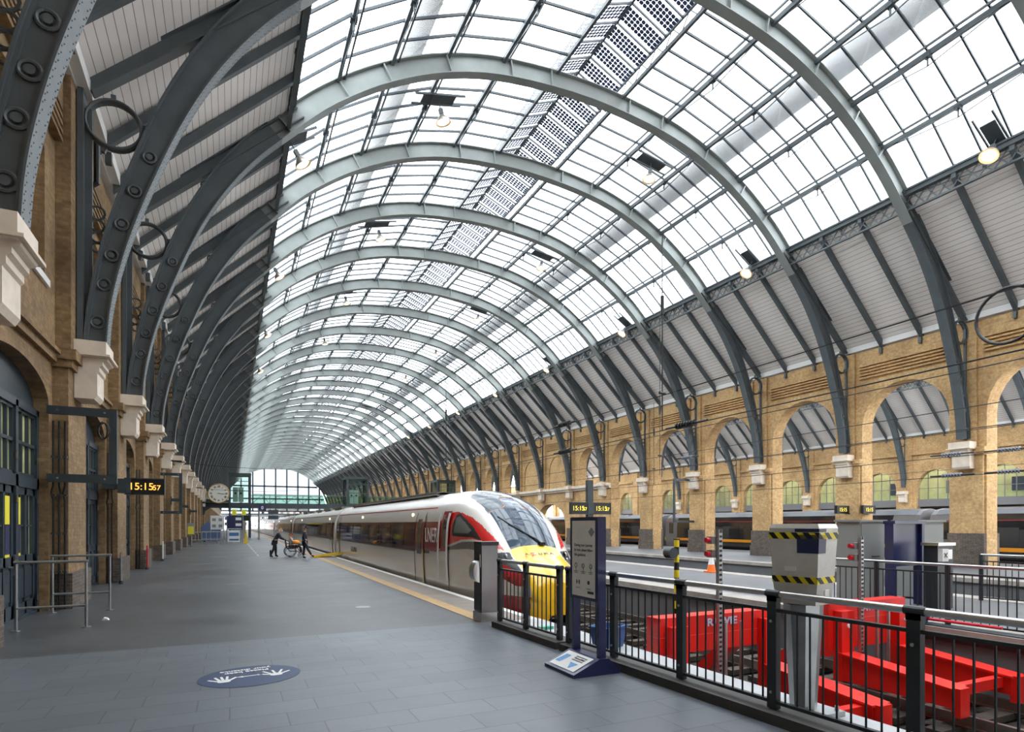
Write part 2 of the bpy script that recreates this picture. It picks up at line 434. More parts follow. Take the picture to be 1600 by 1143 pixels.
# ---------------------------------------------------------------- walls with arched openings
def arc_top(h, y):
    yc, hw, z0, zs, rise = h[:5]
    u = min(1., abs(y - yc) / hw)
    return zs + rise * sqrt(max(0, 1 - u * u))
def wall_holes(mb, xa, xb, y0, y1, z0, z1, holes, seg=16):
    ys = {round(y0, 4), round(y1, 4)}
    for h in holes:
        for k in range(seg + 1): ys.add(round(h[0] - h[1] * cos(pi * k / seg), 4))
    ys = sorted(y for y in ys if y0 - 1e-6 <= y <= y1 + 1e-6)
    for a, b in zip(ys, ys[1:]):
        if b - a < 1e-4: continue
        mid = (a + b) / 2
        hs = sorted([h for h in holes if abs(mid - h[0]) < h[1]], key=lambda h: h[2])
        la = lb = z0
        for h in hs:
            if h[2] > la + 1e-4 or h[2] > lb + 1e-4:
                for x in (xa, xb): mb.quad((x, a, la), (x, b, lb), (x, b, h[2]), (x, a, h[2]))
                mb.quad((xa, a, h[2]), (xa, b, h[2]), (xb, b, h[2]), (xb, a, h[2]))
            la, lb = arc_top(h, a), arc_top(h, b)
            mb.quad((xa, a, la), (xa, b, lb), (xb, b, lb), (xb, a, la))
        for x in (xa, xb): mb.quad((x, a, la), (x, b, lb), (x, b, z1), (x, a, z1))
    for h in holes:
        for s in (-1, 1):
            y = h[0] + s * h[1]
            mb.quad((xa, y, h[2]), (xb, y, h[2]), (xb, y, h[3]), (xa, y, h[3]))
YW0, YW1 = -8.0, YEND + 3
# left wall: door opening below, recessed window above in every bay
WX = XL - .28
holes = []
NB = [n for n in range(-3, NR)]
for n in NB:
    yc = YR(n) + BAY / 2
    holes.append((yc, 1.95, 0., 4.25, .62))
    holes.append((yc, 1.65, 6.78, 9.35, .25))
w = MB(); wall_holes(w, WX, WX - .5, YW0, YW1, 0, 11.55, holes)
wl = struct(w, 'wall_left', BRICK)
w = MB(); w.box(WX - 1.0, WX - .5, YW0, YW1, 0, 11.6); struct(w, 'wall_left_backing', DARKG if False else BRICKD)
# piers, string course, grooves (part of the left wall)
w = MB()
for n in range(-2, NR + 1):
    y = YR(n); w.box(WX, XL, y - .85, y + .85, 0, 5.12); w.box(WX, XL, y - .62, y + .62, 5.5, 11.5)
struct(w, 'wall_left_piers', BRICK)
w = MB()
for n in range(-2, NR + 1): y = YR(n); w.box(WX, XL + .09, y - .95, y + .95, 0, .75); 
struct(w, 'baseboard_left', BRICKD)
w = MB()
for n in range(-3, NR + 1):
    y = YR(n)
    w.box(WX, WX + .10, y + .85, y + BAY - .85, 5.2, 5.36); w.box(WX, WX + .18, y + .85, y + BAY - .85, 5.36, 5.44)
    w.box(WX, XL + .08, y - .92, y + .92, 5.12, 5.28); w.box(WX, XL + .16, y - .98, y + .98, 5.28, 5.5)
struct(w, 'trim_7', BRICK)
def grooves(mb, x, s, zt=10.72):
    for n in range(-3, NR + 1):
        y = YR(n)
        for k in range(5):
            mb.box(min(x, x + s * .16), max(x, x + s * .16), y + .72, y + BAY - .72, zt - .17 * k - .085, zt - .17 * k)
        mb.box(min(x, x + s * .16), max(x, x + s * .16), y + .72, y + BAY - .72, zt, 11.45)
w = MB(); grooves(w, WX, 1); struct(w, 'trim_8', BRICK)
w = MB()
for a, b in ((XL - 1.3, XL + .03), (XR - .03, XR + .93), (XF - .03, XF + .8)): w.box(a, b, YW0, YW1, 11.5, 11.8)
struct(w, 'trim_8', WHITE)
# window sills, frames and panes of the upper windows
for n in range(-1, 12):
    yc = YR(n) + BAY / 2
    m = MB(); m.box(WX - .3, WX + .06, yc - 1.8, yc + 1.8, 6.64, 6.78); o = struct(m, 'window_%d' % (n + 2), WHITE)
    m = MB()
    for k in (-1.62, 0, 1.62): m.box(WX - .42, WX - .34, yc + k - .04, yc + k + .04, 6.78, 9.45)
    for z in (6.8, 7.7, 8.6): m.box(WX - .42, WX - .34, yc - 1.62, yc + 1.62, z, z + .06)
    m.build('window_frame', WHITE, o)
    m = MB(); m.box(WX - .40, WX - .385, yc - 1.65, yc + 1.65, 6.78, 9.5); m.build('pane', BRICK if n < 3 else DARKG, o)
# doors
def door(n):
    yc = YR(n) + BAY / 2; x = WX - .28; hw = 1.95
    m = MB()
    # arched head panel and frame
    pts = [(yc - hw, 4.05)] + [(yc - hw * cos(pi * k / 14), 4.25 + .6 * sin(pi * k / 14)) for k in range(15)] + [(yc + hw, 4.05)]
    m.prism(pts, x - .05, x + .02, 'yz')
    for y in (yc - hw, yc - .62, yc + .62 - .12, yc + hw - .14): m.box(x - .05, x + .12, y, y + .14, 0, 4.1)
    m.box(x - .05, x + .12, yc - hw, yc + hw, 2.50, 2.72); m.box(x - .05, x + .12, yc - hw, yc + hw, 3.98, 4.12)
    m.box(x - .05, x + .12, yc - hw, yc + hw, 0, .06)
    o = struct(m, 'door_%d' % (n + 4), DOORP)
    # glazing bars of the fanlight
    g = MB()
    for a, b, k in ((yc - hw + .14, yc - .62, 3), (yc - .48, yc + .5, 3), (yc + .62, yc + hw - .14, 3)):
        for j in range(k + 1):
            yy = a + (b - a) * j / k; g.box(x, x + .08, yy - .022, yy + .022, 2.72, 3.98)
        for z in (2.72, 3.32, 3.92): g.box(x, x + .08, a, b, z, z + .06)
        g.box(x, x + .08, a, b, .06, .3); g.box(x, x + .08, a, b, 1.02, 1.2); g.box(x, x + .08, a, b, 2.36, 2.5)
        for yy in (a, b - .12, (a + b) / 2 - .05): g.box(x, x + .08, yy, yy + .12, .06, 2.5)
        g.box(x, x + .045, a, b, .3, 1.1)
        g.box(x + .03, x + .07, a + .14, (a + b) / 2 - .08, .38, .95); g.box(x + .03, x + .07, (a + b) / 2 + .1, b - .16, .38, .95)
        for yy in (a + (b - a) * .3, a + (b - a) * .72): g.box(x, x + .06, yy - .015, yy + .015, 1.2, 2.4)
        g.box(x, x + .06, a, b, 1.75, 1.78)
    g.build('door_frame', DOORP, o)
    g = MB(); g.box(x + .01, x + .02, yc - hw + .1, yc + hw - .1, 1.1, 4.0); g.build('pane', DOORGL, o)
    h = MB(); h.cyl((x + .12, yc + .1, 1.02), (x + .22, yc + .1, 1.02), .018); h.bar((x + .2, yc + .1, .88), (x + .2, yc + .1, 1.25), .03)
    h.build('handle', STEEL, o)
    if n < 2:
        h = MB()
        for z in (.25, 1.0, 2.2, 3.0):
            for yy in (yc + .48, yc + hw - .16): h.box(x + .12, x + .14, yy, yy + .06, z, z + .14)
        h.build('hinge', STEEL, o)
    return o
DOORGL = mat('door_glass_lit_room', (.55, .56, .30), .12, var=.5, vscale=1.3, spec=.6)  # lit interior and its streaks painted into the pane colour, no room behind
for n in range(-2, 15): door(n)

# right wall between the sheds
holes = []
BL = [(YR(7) + BAY / 2), (YR(8) + BAY / 2)]
for n in NB:
    yc = YR(n) + BAY / 2
    if n <= 5: holes.append((yc, 2.25, ZE, 7.15, 2.3))
    elif abs(yc - 55.9) < .2 or abs(yc - 62.) < .2 or abs(yc-49.8)<.2 and False: pass
    else: holes.append((yc, 1.75, 5.7, 7.6, 1.8))
holes.append((57.6, 3.3, ZE, 1.6, 2.4))
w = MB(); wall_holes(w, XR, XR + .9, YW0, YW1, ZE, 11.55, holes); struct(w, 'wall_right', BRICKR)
w = MB()
for n in range(-2, NR + 1):
    y = YR(n)
    for a, b in ((XR - .16, XR), (XR + .9, XR + 1.06)):
        if n <= 6: w.box(a, b, y - .72, y + .72, ZE, 5.1)
        else: w.box(a, b, y - .5, y + .5, 5.6, 11.5)
    if n <= 6: w.box(XR - .16, XR, y - .45, y + .45, 5.5, 11.5)
struct(w, 'wall_right_piers', BRICKR)
# blind arch recess rings in the two closed bays
w = MB()
for n in range(7, 9):
    yc = YR(n) + BAY / 2
    o1 = [(yc - 1.95 * cos(pi * k / 18), 7.4 + 2.0 * sin(pi * k / 18)) for k in range(19)]
    o2 = [(yc - 1.75 * cos(pi * k / 18), 7.4 + 1.8 * sin(pi * k / 18)) for k in range(19)]
    for A, B in zip(zip(o1, o1[1:]), zip(o2, o2[1:])):
        w.prism([A[0], A[1], B[1], B[0]], XR - .1, XR, 'yz')
    for s in (-1, 1): w.box(XR - .1, XR, yc + s * 1.85 - .1, yc + s * 1.85 + .1, 5.7, 7.4)
struct(w, 'trim_9', BRICKR)
w = MB()
for n in range(-2, NR + 1):
    y = YR(n); w.box(XR - .26, XR + .02, y - .85, y + .85, ZE, .35); w.box(XR - .22, XR + .02, y - .79, y + .79, .35, 1.35)
    w.box(XR + .9, XR + 1.12, y - .79, y + .79, ZE, 1.35)
struct(w, 'baseboard_right', BRICKD)
w = MB()
for n in range(-2, 6):
    y = YR(n); w.box(XR - .24, XR + .02, y - .80, y + .80, 5.08, 5.22); w.box(XR - .32, XR + .02, y - .86, y + .86, 5.22, 5.46)
struct(w, 'trim_10', BRICKR)
w = MB(); w.box(XR - .2, XR + .02, YR(6) - .8, YW1, 5.2, 5.4); w.box(XR - .42, XR + .02, YR(6) - .8, YW1, 5.4, 5.66)
struct(w, 'trim_11', STONE)
w = MB(); grooves(w, XR, -1); struct(w, 'trim_12', BRICKR)
# far east wall
holes = []
for n in NB:
    yc = YR(n) + BAY / 2; holes.append((yc, 1.95, ZE - .3, 5.7, 2.0))
w = MB(); wall_holes(w, XF, XF + .7, YW0, YW1, ZE - .3, 11.6, holes); struct(w, 'wall_far_right', BRICKR)
w = MB()
for n in range(-2, NR + 1):
    y = YR(n); w.box(XF - .25, XF, y - .7, y + .7, ZE - .3, 11.5)
    w.box(XF - .34, XF, y + .7, y + BAY - .7, 9.4, 9.7)
struct(w, 'wall_far_right_piers', BRICKR)
for n in range(1, 14):
    yc = YR(n) + BAY / 2
    m = MB()
    for k in range(5): y = yc - 1.95 + 3.9 * k / 4; m.box(XF + .42, XF + .5, y - .03, y + .03, 4.5, 5.7 + 2 * sqrt(max(0, 1 - ((y - yc) / 1.95) ** 2)))
    m.box(XF + .3, XF + .6, yc - 1.95, yc + 1.95, 3.7, 4.5); m.box(XF + .42, XF + .5, yc - 1.95, yc + 1.95, 5.66, 5.72)
    o = struct(m, 'window_%d' % (n + 20), GCGRY)
    m = MB(); m.box(XF + .44, XF + .46, yc - 1.95, yc + 1.95, 4.5, 7.7); m.build('pane', CLEAR, o)
m = MB(); m.box(XF + 3.4, XF + 3.6, YW0, 110, 4.0, 8.5); m.box(XF + .7, XF + 3.4, YW0, 110, 3.9, 4.0); struct(m, 'wall_back_rooms', WALLGR)
m = MB(); m.box(XF + 2.4, XF + 2.6, YW0, 110, ZE - .3, 3.9); struct(m, 'wall_back_corridor', BRICKD)
for n in range(2, 12):
    yc = YR(n) + BAY / 2
    m = MB(); m.box(XF + 3.1, XF + 3.38, yc - 1.0, yc + .6, 5.2, 6.6); tag(m.build('wall_picture', DECAL if n % 2 else GCGRY), 'dark framed panel on the pale green room wall behind a far arched window', 'panel', 'panels in the far upper rooms')

# corbels
def corbel(x, y, s, z=5.5):
    """stone corbel; s=+1 projects to +x"""
    c = MB(); P = lambda u: x + s * u
    def bx(u0, u1, a, b, z0, z1): c.box(min(P(u0), P(u1)), max(P(u0), P(u1)), y - a, y + a, z0, z1)
    bx(.0, .60, .46, 0, z, z + .36); bx(.0, .68, .52, 0, z + .02, z + .07)
    pr = [(0, z - .92), (.36, z - .92), (.42, z - .82), (.42, z - .34), (.46, z - .30), (.46, z - .20), (.52, z - .16), (.52, z - .08), (.60, z - .04), (.62, z), (0, z)]
    c.prism([(P(u), zz) for u, zz in pr], y - .38, y + .38, 'xz')
    return c
c0 = None
for n in range(-1, NR):
    if c0 is None: c0 = corbel(XL + .01, YR(n), 1).build('stone_corbel', STONE, origin=(XL, YR(n), 4.5)); o = c0
    else: o = c0.copy(); COL.objects.link(o); o.location = (XL, YR(n), 4.5)
    names = {0: 'cream stone corbel at the extreme upper left edge, nearest the camera', 1: 'cream stone corbel above the wall bracket frame, second from the left edge', 2: 'cream stone corbel above and before the left hanging time display', 3: 'fourth cream stone corbel from the left edge on the left wall'}
    if n in names: tag(o, names[n], 'corbel')
    elif n > 3: tag(o, 'cream stone corbel under a roof rib far down the left wall', 'corbel', 'corbels far down the left wall')
    else: tag(o, 'cream stone corbel on the left wall behind the frame edge', 'corbel')
c1 = None
for n in range(0, NR):
    if n > 5 and n not in range(6, 14): continue
    if c1 is None: c1 = corbel(XR - .18, YR(n), -1, 5.36).build('stone_corbel', STONE, origin=(XR, YR(n), 4.4)); o = c1
    else: o = c1.copy(); COL.objects.link(o); o.location = (XR, YR(n), 4.4)
    names = {1: 'cream stone corbel nearest on the right pier, right of the widest visible arch', 2: 'cream stone corbel on the pier with the small time displays', 3: 'cream stone corbel on the pier behind the wrapped box', 4: 'cream stone corbel on the right pier carrying the cable bracket', 5: 'cream stone corbel on the right pier just right of the twin time displays'}
    if n in names: tag(o, names[n], 'corbel')
    else: tag(o, 'cream stone corbel below the ledge of the right wall behind the train', 'corbel', 'corbels along the right wall ledge')
c2 = None
for n in range(1, 12):
    if c2 is None: c2 = corbel(XF - .36, YR(n), -1, 5.1).build('stone_corbel', STONE, origin=(XF, YR(n), 4.1)); o = c2
    else: o = c2.copy(); COL.objects.link(o); o.location = (XF, YR(n), 4.1)
    tag(o, 'small cream stone corbel on the far brick wall seen through the arches', 'corbel', 'corbels on the far wall beyond the arches')

# ================================================================ ROOF
PIN = [(17.12, 5.86), (17.02, 6.9), (16.72, 8.25), (16.2, 9.85), (15.5, 11.6), (14.75, 13.0), (13.8, 14.35), (12.6, 15.65), (11.05, 17.15), (9.0, 18.6), (6.6, 19.75), (3.9, 20.45), (0, 20.75)]
def smooth_prof(P, per=4):
    Q = [(P[0][0] + .02, P[0][1] - 1)] + P + [(-P[-2][0], P[-2][1])]
    out = []
    for i in range(1, len(Q) - 2):
        for k in range(per):
            t = k / per; p0, p1, p2, p3 = Q[i - 1], Q[i], Q[i + 1], Q[i + 2]
            out.append(tuple(.5 * (2 * p1[j] + (p2[j] - p0[j]) * t + (2 * p0[j] - 5 * p1[j] + 4 * p2[j] - p3[j]) * t * t + (3 * p1[j] - p0[j] - 3 * p2[j] + p3[j]) * t ** 3) for j in (0, 1)))
    out.append(P[-1]); return out
HALF = smooth_prof(PIN)
INT = HALF + [(-x, z) for x, z in reversed(HALF[:-1])]          # intrados, +x to -x
def normals(P):
    out = []
    for i in range(len(P)):
        a, b = P[max(0, i - 1)], P[min(len(P) - 1, i + 1)]
        dx, dz = b[0] - a[0], b[1] - a[1]; l = sqrt(dx * dx + dz * dz); out.append((dz / l, -dx / l))
    return out
NRM = normals(INT)
def depth(z): return .44 + min(1, max(0, (z - 7) / 9)) * .30
OUT = [(x + n[0] * depth(z), z + n[1] * depth(z)) for (x, z), n in zip(INT, NRM)]
def out_at(dx):
    a = abs(dx)
    best = None
    for (x0, z0), (x1, z1) in zip(OUT, OUT[1:]):
        if x0 >= a >= x1: return z0 + (z1 - z0) * (x0 - a) / max(1e-6, x0 - x1)
    return OUT[len(OUT) // 2][1]
PUR = [12.75, 11.0, 9.0, 6.75, 4.3, 1.75]                         # purlin lines, distance from the crown
# --- rib meshes, built about (0,0,0) and shared by every rib
R0 = thing('roof_rib', (0, 0, 0), 'x', 'roof rib')
def sweep(P, Q, y0, y1, mb):
    """box swept between curves P (inner) and Q (outer) from y0 to y1"""
    for i in range(len(P) - 1):
        a, b, c, d = P[i], P[i + 1], Q[i + 1], Q[i]
        mb.quad((a[0], y0, a[1]), (b[0], y0, b[1]), (c[0], y0, c[1]), (d[0], y0, d[1]))
        mb.quad((a[0], y1, a[1]), (d[0], y1, d[1]), (c[0], y1, c[1]), (b[0], y1, b[1]))
        mb.quad((a[0], y0, a[1]), (a[0], y1, a[1]), (b[0], y1, b[1]), (b[0], y0, b[1]))
        mb.quad((d[0], y0, d[1]), (c[0], y0, c[1]), (c[0], y1, c[1]), (d[0], y1, d[1]))
    for i in (0, len(P) - 1):
        a, d = P[i], Q[i]; mb.quad((a[0], y0, a[1]), (d[0], y0, d[1]), (d[0], y1, d[1]), (a[0], y1, a[1]))
def off(P, Nn, d): return [(p[0] + n[0] * (d(p[1]) if callable(d) else d), p[1] + n[1] * (d(p[1]) if callable(d) else d)) for p, n in zip(P, Nn)]
iN = [i for i, p in enumerate(INT) if p[1] > 15.2]; i0, i1 = iN[0], iN[-1]
def arch_piece(a, b, mat_, name):
    P, Nn = INT[a:b + 1], NRM[a:b + 1]
    m = MB()
    sweep(P, off(P, Nn, .035), -.21, .21, m)                        # bottom flange
    sweep(off(P, Nn, lambda z: depth(z) - .04), off(P, Nn, depth), -.21, .21, m)
    w = .055 if a == i0 else .10
    sweep(off(P, Nn, .03), off(P, Nn, lambda z: depth(z) - .035), -w, w, m)
    if a == i0:                                                      # web stiffeners at the purlins
        for dx in PUR:
            for s in (-1, 1):
                k = min(range(len(INT)), key=lambda i: abs(INT[i][0] + NRM[i][0] * .35 - s * dx) + (0 if INT[i][1] > 12 else 9))
                x, z = INT[k]; nx, nz = NRM[k]; e = depth(z)
                m.bar((x + nx * .03, 0, z + nz * .03), (x + nx * e, 0, z + nz * e), .05, .36, up=(0, 1, 0))
    return m.build(name, mat_, R0)
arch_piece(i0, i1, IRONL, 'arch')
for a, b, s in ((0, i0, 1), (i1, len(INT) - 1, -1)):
    leg = arch_piece(a, b, IRON, 'haunch')
    # raised side frames with bosses on the cast lower part
    m = MB(); k = 0
    seg = INT[a:b + 1]; nn = NRM[a:b + 1]
    for (x, z), (nx, nz) in zip(seg, nn): pass
    zz = 6.3; pts = []
    while zz < 10.6:
        j = min(range(a, b + 1), key=lambda i: abs(INT[i][1] - zz)); x, z = INT[j]; nx, nz = NRM[j]; e = depth(z) / 2
        for ys in (-1, 1):
            m.ring((x + nx * e, ys * .12, z + nz * e), .13, .03, 'xz', 16, 6); m.disc((x + nx * e, ys * .12, z + nz * e), .07, 'xz', 10, .06)
        zz += .78
    for ys in (-1, 1):
        sub = [i for i in range(a, b + 1) if INT[i][1] < 10.8]
        P = [INT[i] for i in sub]; Q = [NRM[i] for i in sub]
        sweep(off(P, Q, .035), off(P, Q, .085), min(ys * .1, ys * .16), max(ys * .1, ys * .16), m)
        sweep(off(P, Q, lambda z: depth(z) - .09), off(P, Q, lambda z: depth(z) - .04), min(ys * .1, ys * .16), max(ys * .1, ys * .16), m)
    m.build('boss', IRON, leg)
    # rivets on the underside and outer faces
    m = MB()
    for i in range(a, b):
        (x0, z0), (x1, z1) = INT[i], INT[i + 1]; nx, nz = NRM[i]; L = sqrt((x1 - x0) ** 2 + (z1 - z0) ** 2); q = max(1, round(L / .14))
        for k in range(q):
            t = k / q; x, z = x0 + (x1 - x0) * t, z0 + (z1 - z0) * t
            for yy, sh in ((-.165, 0), (-.115, .5), (.115, 0), (.165, .5)):
                xx, zq = x + (x1 - x0) / q * sh, z + (z1 - z0) / q * sh
                tx, tz = (x1 - x0) / L, (z1 - z0) / L; r = .021
                i_ = len(m.v); c = (xx - nx * .014, yy, zq - nz * .014)
                m.v += [(xx + tx * r, yy, zq + tz * r), (xx, yy + r, zq), (xx - tx * r, yy, zq - tz * r), (xx, yy - r, zq), c]
                for f in ((0, 1, 4), (1, 2, 4), (2, 3, 4), (3, 0, 4)): m.f.append(tuple(i_ + g for g in f)); m.m.append(0)
    m.build('rivets', IRON, leg).__setitem__('kind', 'stuff')
    # straight principal rafter
    m = MB(); A, B = (s * 17.66, 11.86), (s * 12.45, 16.62)
    dx, dz = B[0] - A[0], B[1] - A[1]; L = sqrt(dx * dx + dz * dz); ux, uz = dx / L, dz / L; px, pz = (uz, -ux) if s > 0 else (-uz, ux)
    if pz > 0: px, pz = -px, -pz
    def q4(t0, t1): return [(A[0] + px * t0, A[1] + pz * t0), (B[0] + px * t0, B[1] + pz * t0), (B[0] + px * t1, B[1] + pz * t1), (A[0] + px * t1, A[1] + pz * t1)]
    m.prism(q4(0, .04), -.17, .17); m.prism(q4(.04, .34), -.04, .04); m.prism(q4(.34, .38), -.15, .15)
    m.build('rafter', IRON, R0)
    m = MB(); x = s * 17.62; m.box(x - .06, x + .06, -.20, .20, 5.86, 11.6); m.box(x - s * .12 - .08, x - s * .12 + .08, -.05, .05, 5.86, 11.2); m.build('wall_plate', IRON, R0)
    m = MB(); m.ring((s * 17.0, 0, 10.98), .54, .055, 'xz', 30, 8); m.ring((s * 17.0, .09, 10.98), .54, .03, 'xz', 30, 6); m.ring((s * 17.0, -.09, 10.98), .54, .03, 'xz', 30, 6)
    for an in (0.2, 1.6, 3.2, 4.4):
        ca, sa = cos(an), sin(an); m.bar((s * 17.0 + .5 * ca, 0, 10.98 + .5 * sa), (s * 17.0 + .72 * ca, 0, 10.98 + .70 * sa), .10, .08)
    m.build('ring_bracket', IRON, R0)
    x = s * 15.32; z = 13.18; r = .15
    for k in range(4):
        m = MB(); m.ring((x, 0, z), r, .03, 'xz', 14, 6); m.build('small_ring', IRON, R0); x -= s * (r * 1.35); z += r * 1.45; r *= .80
    x = s * 17.33; z = 8.9; r = .15
    for k in range(4): m = MB(); m.ring((x, 0, z), r, .028, 'xz', 12, 6); m.build('small_ring', IRON, R0); z -= r * 1.95; r *= .9
    m = MB(); m.prism([(s * 17.6, 8.0), (s * 17.5, 8.0), (s * 17.45, 6.6), (s * 17.4, 5.9), (s * 17.6, 5.9)], -.06, .06); m.build('foot_bracket', IRON, R0)
def ribs(cx, rng, first):
    for n in rng:
        o = R0 if first[0] else dup(R0, (cx, YR(n), 0)); first[0] = False; o.location = (cx, YR(n), 0)
        yield n, o
fst = [True]
RL = {0: 'dark iron roof rib nearest the camera, cut by the upper left corner', 1: 'iron roof rib second from the camera, its foot above the wall bracket frame',
      2: 'iron roof rib whose whole arch is nearest in view, springing behind the bracket frame', 3: 'iron roof rib one arch beyond the nearest fully visible arch', 4: 'iron roof rib two arches beyond the nearest fully visible arch',
      5: 'iron roof rib three arches beyond the nearest fully visible arch', 6: 'iron roof rib four arches beyond the nearest fully visible arch'}
for n, o in ribs(CX, range(0, NR), fst):
    if n in RL: tag(o, RL[n], 'roof rib', 'iron roof ribs of the near shed')
    else: tag(o, 'slender iron roof rib receding into the distance of the near train shed', 'roof rib', 'iron roof ribs of the near shed')
R0['label'] = RL[0]
for n, o in ribs(CX2, range(1, 13), fst): tag(o, 'iron roof rib of the second shed glimpsed through the brick arches', 'roof rib', 'iron roof ribs of the second shed')

# --- boarded slopes, rafters, purlins, glazing (setting)
def roof(cx, ya, yb, idx, full=True):
    s_ = (-1, 1)
    for s in s_:
        m = MB(); A = (cx + s * 17.75, 11.66); B = (cx + s * 12.6, 16.56)
        m.prism([A, B, (B[0], B[1] + .12), (A[0], A[1] + .12)], ya, yb); struct(m, 'ceiling', BOARD)
        m = MB(); m.box(*sorted((cx + s * 17.45, cx + s * 17.72)), ya, yb, 11.56, 11.86); struct(m, 'trim_%d' % idx, WHITE)
        m = MB(); y = ya
        nb = int((yb - YR(0)) / BAY) + 1
        for n in range(-3, nb):
            for k in (1, 2):
                yy = YR(n) + BAY * k / 3
                if yy < ya or yy > yb: continue
                dx, dz = B[0] - A[0], B[1] - A[1]
                m.bar((A[0] - s * .2, yy, A[1] - .02), (B[0], yy, B[1] - .16), .17, .30, up=(0, 1, 0)) if False else m.prism([(A[0] - s * .12, A[1] - .32), (B[0], B[1] - .34), (B[0], B[1]), (A[0] - s * .12, A[1])], yy - .09, yy + .09)
                m.box(*sorted((cx + s * 17.36, cx + s * 17.5)), yy - .07, yy + .07, 11.1, 11.4)
        struct(m, 'trim_%d' % (idx + 1), IRON)
        # lattice girder at the head of the boarded slope
        m = MB(); xg = cx + s * 12.72; zb, zt = 15.8, 16.45
        m.box(xg - .06, xg + .06, ya, yb, zb - .05, zb + .03); m.box(xg - .06, xg + .06, ya, yb, zt - .05, zt + .05)
        y = ya
        while y < yb - .5:
            if y > 100: break
            m.bar((xg, y, zb), (xg, y + .51, zt), .03, .05); m.bar((xg, y, zt), (xg, y + .51, zb), .03, .05)
            y += .5083
        struct(m, 'trim_%d' % (idx + 2), IRON)
        m = MB(); m.box(*sorted((cx + s * 12.55, cx + s * 12.9)), ya, yb, 16.42, 16.62); struct(m, 'trim_%d' % (idx + 2), IRON)
    # glazing panels
    line = [(d, out_at(d) + .12) for d in PUR]
    for s in s_:
        m = MB()
        for (a, za), (b, zb) in zip(line, line[1:]):
            m.quad((cx + s * a, ya, za), (cx + s * b, ya, zb), (cx + s * b, yb, zb), (cx + s * a, yb, za))
        struct(m, 'ceiling', ROOFGLASS)
        zt = line[-1][1]
        m = MB(); m.quad((cx + s * 1.75, ya, zt + .5), (cx, ya, zt + 1.25), (cx, yb, zt + 1.25), (cx + s * 1.75, yb, zt + .5)); struct(m, 'ceiling', PV)
        m = MB()
        for (a, za) in line[:-1]: m.bar((cx + s * a, ya, za - .16), (cx + s * a, yb, za - .16), .13, .20); m.bar((cx + s * (a - .24), ya, za - .03), (cx + s * (a - .24), yb, za - .03), .06, .08)
        m.bar((cx + s * 1.75, ya, zt + .5), (cx + s * 1.75, yb, zt + .5), .08, .12); m.bar((cx + s * 1.75, ya, zt - .1), (cx + s * 1.75, yb, zt - .1), .12, .16)
        if s > 0: m.bar((cx, ya, zt + 1.25), (cx, yb, zt + 1.25), .1, .14)
        struct(m, 'trim_%d' % (idx + 3), IRON)
        # lattice of the monitor sides and cross ties
        m = MB(); y = ya
        while y < min(yb, 90):
            m.bar((cx + s * 1.75, y, zt - .1), (cx + s * 1.75, y + .5, zt + .5), .03, .04); m.bar((cx + s * 1.75, y + .5, zt + .5), (cx + s * 1.75, y + 1.0167, zt - .1), .03, .04); y += 1.01667
        struct(m, 'trim_%d' % (idx + 3), IRON)
        m = MB(); y = YR(-3); k = 0
        while y < yb:
            if y > ya:
                for (a, za), (b, zb) in zip(line, line[1:]): m.bar((cx + s * a, y, za - .03), (cx + s * b, y, zb - .03), .062, .10)
                m.bar((cx + s * 1.75, y, zt + .47), (cx, y, zt + 1.2), .05, .09)
                if k % 6 == 3 and y < 120:
                    for (a, za) in line[:-1]:                        # small trussing posts and tie rods of the purlins
                        m.bar((cx + s * a, y, za - .2), (cx + s * a, y, za - .62), .05, .05)
                        m.bar((cx + s * a, y, za - .62), (cx + s * a, y - 2.9, za - .2), .03, .03); m.bar((cx + s * a, y, za - .62), (cx + s * a, y + 2.9, za - .2), .03, .03)
                        m.cbox(cx + s * a, y, za - .24, .22, .24, .12)
            y += BAY / 6; k += 1
        struct(m, 'trim_%d' % (idx + 4), IRON2)
    # maintenance walkway outside above the glass on both flanks
    for s in s_:
        m = MB(); a = 7.9; z = out_at(a) + .75
        m.prism([(cx + s * 7.55, z + .12), (cx + s * 8.45, z - .42), (cx + s * 8.45, z - .36), (cx + s * 7.55, z + .18)], ya, yb)
        y = ya
        while y < min(yb, 90): m.bar((cx + s * 7.6, y, z + .02), (cx + s * 8.4, y + 1.0, z - .48), .06, .08); y += 2.033
        struct(m, 'trim_%d' % (idx + 5), GALV)
roof(CX, YW0, YEND, 13)
roof(CX2, 4, 120, 20)

# --- end screen at the north gable and wall at the south end
m = MB()
pts = [(CX + x, z) for x, z in OUT]
for k in range(-4, 5):
    x = CX + k * 3.7
    zt = [z for (a, z) in OUT if abs(a - (x - CX)) < .6]; zt = max(zt) if zt else 8
    m.box(x - .22, x + .22, YEND - .3, YEND + .3, 6.2, min(zt, 22))
for z in (6.2, 10.6, 15.0): 
    hwid = max([abs(a) for a, zz in OUT if zz >= z] + [1]); m.box(CX - hwid, CX + hwid, YEND - .3, YEND + .3, z - .24, z + .24)
P = OUT; Q = [(x * 1.05, z * 1.05) for x, z in OUT]
struct(m, 'window_40', IRON2)
m = MB()
up = [p for p in OUT if p[1] > 6.2]; m.prism([(CX + x, z) for x, z in up], YEND - .02, YEND + .02); struct(m, 'window_41', glass_mat('end_screen_glass', (.40, .41, .42), .02, haze=.1))
m = MB()
m.box(XL - 1, XR + 1, YW0 - .6, YW0, 0, 6.0)
sy = [(XL - 1, 6.0), (XR + 1, 6.0), (XR + 1, 12), (CX + 12.6, 16.6), (CX, 22.5), (CX - 12.6, 16.6), (XL - 1, 12)]
m.prism(sy, YW0 - .6, YW0 - .02); struct(m, 'wall_back', BRICK)

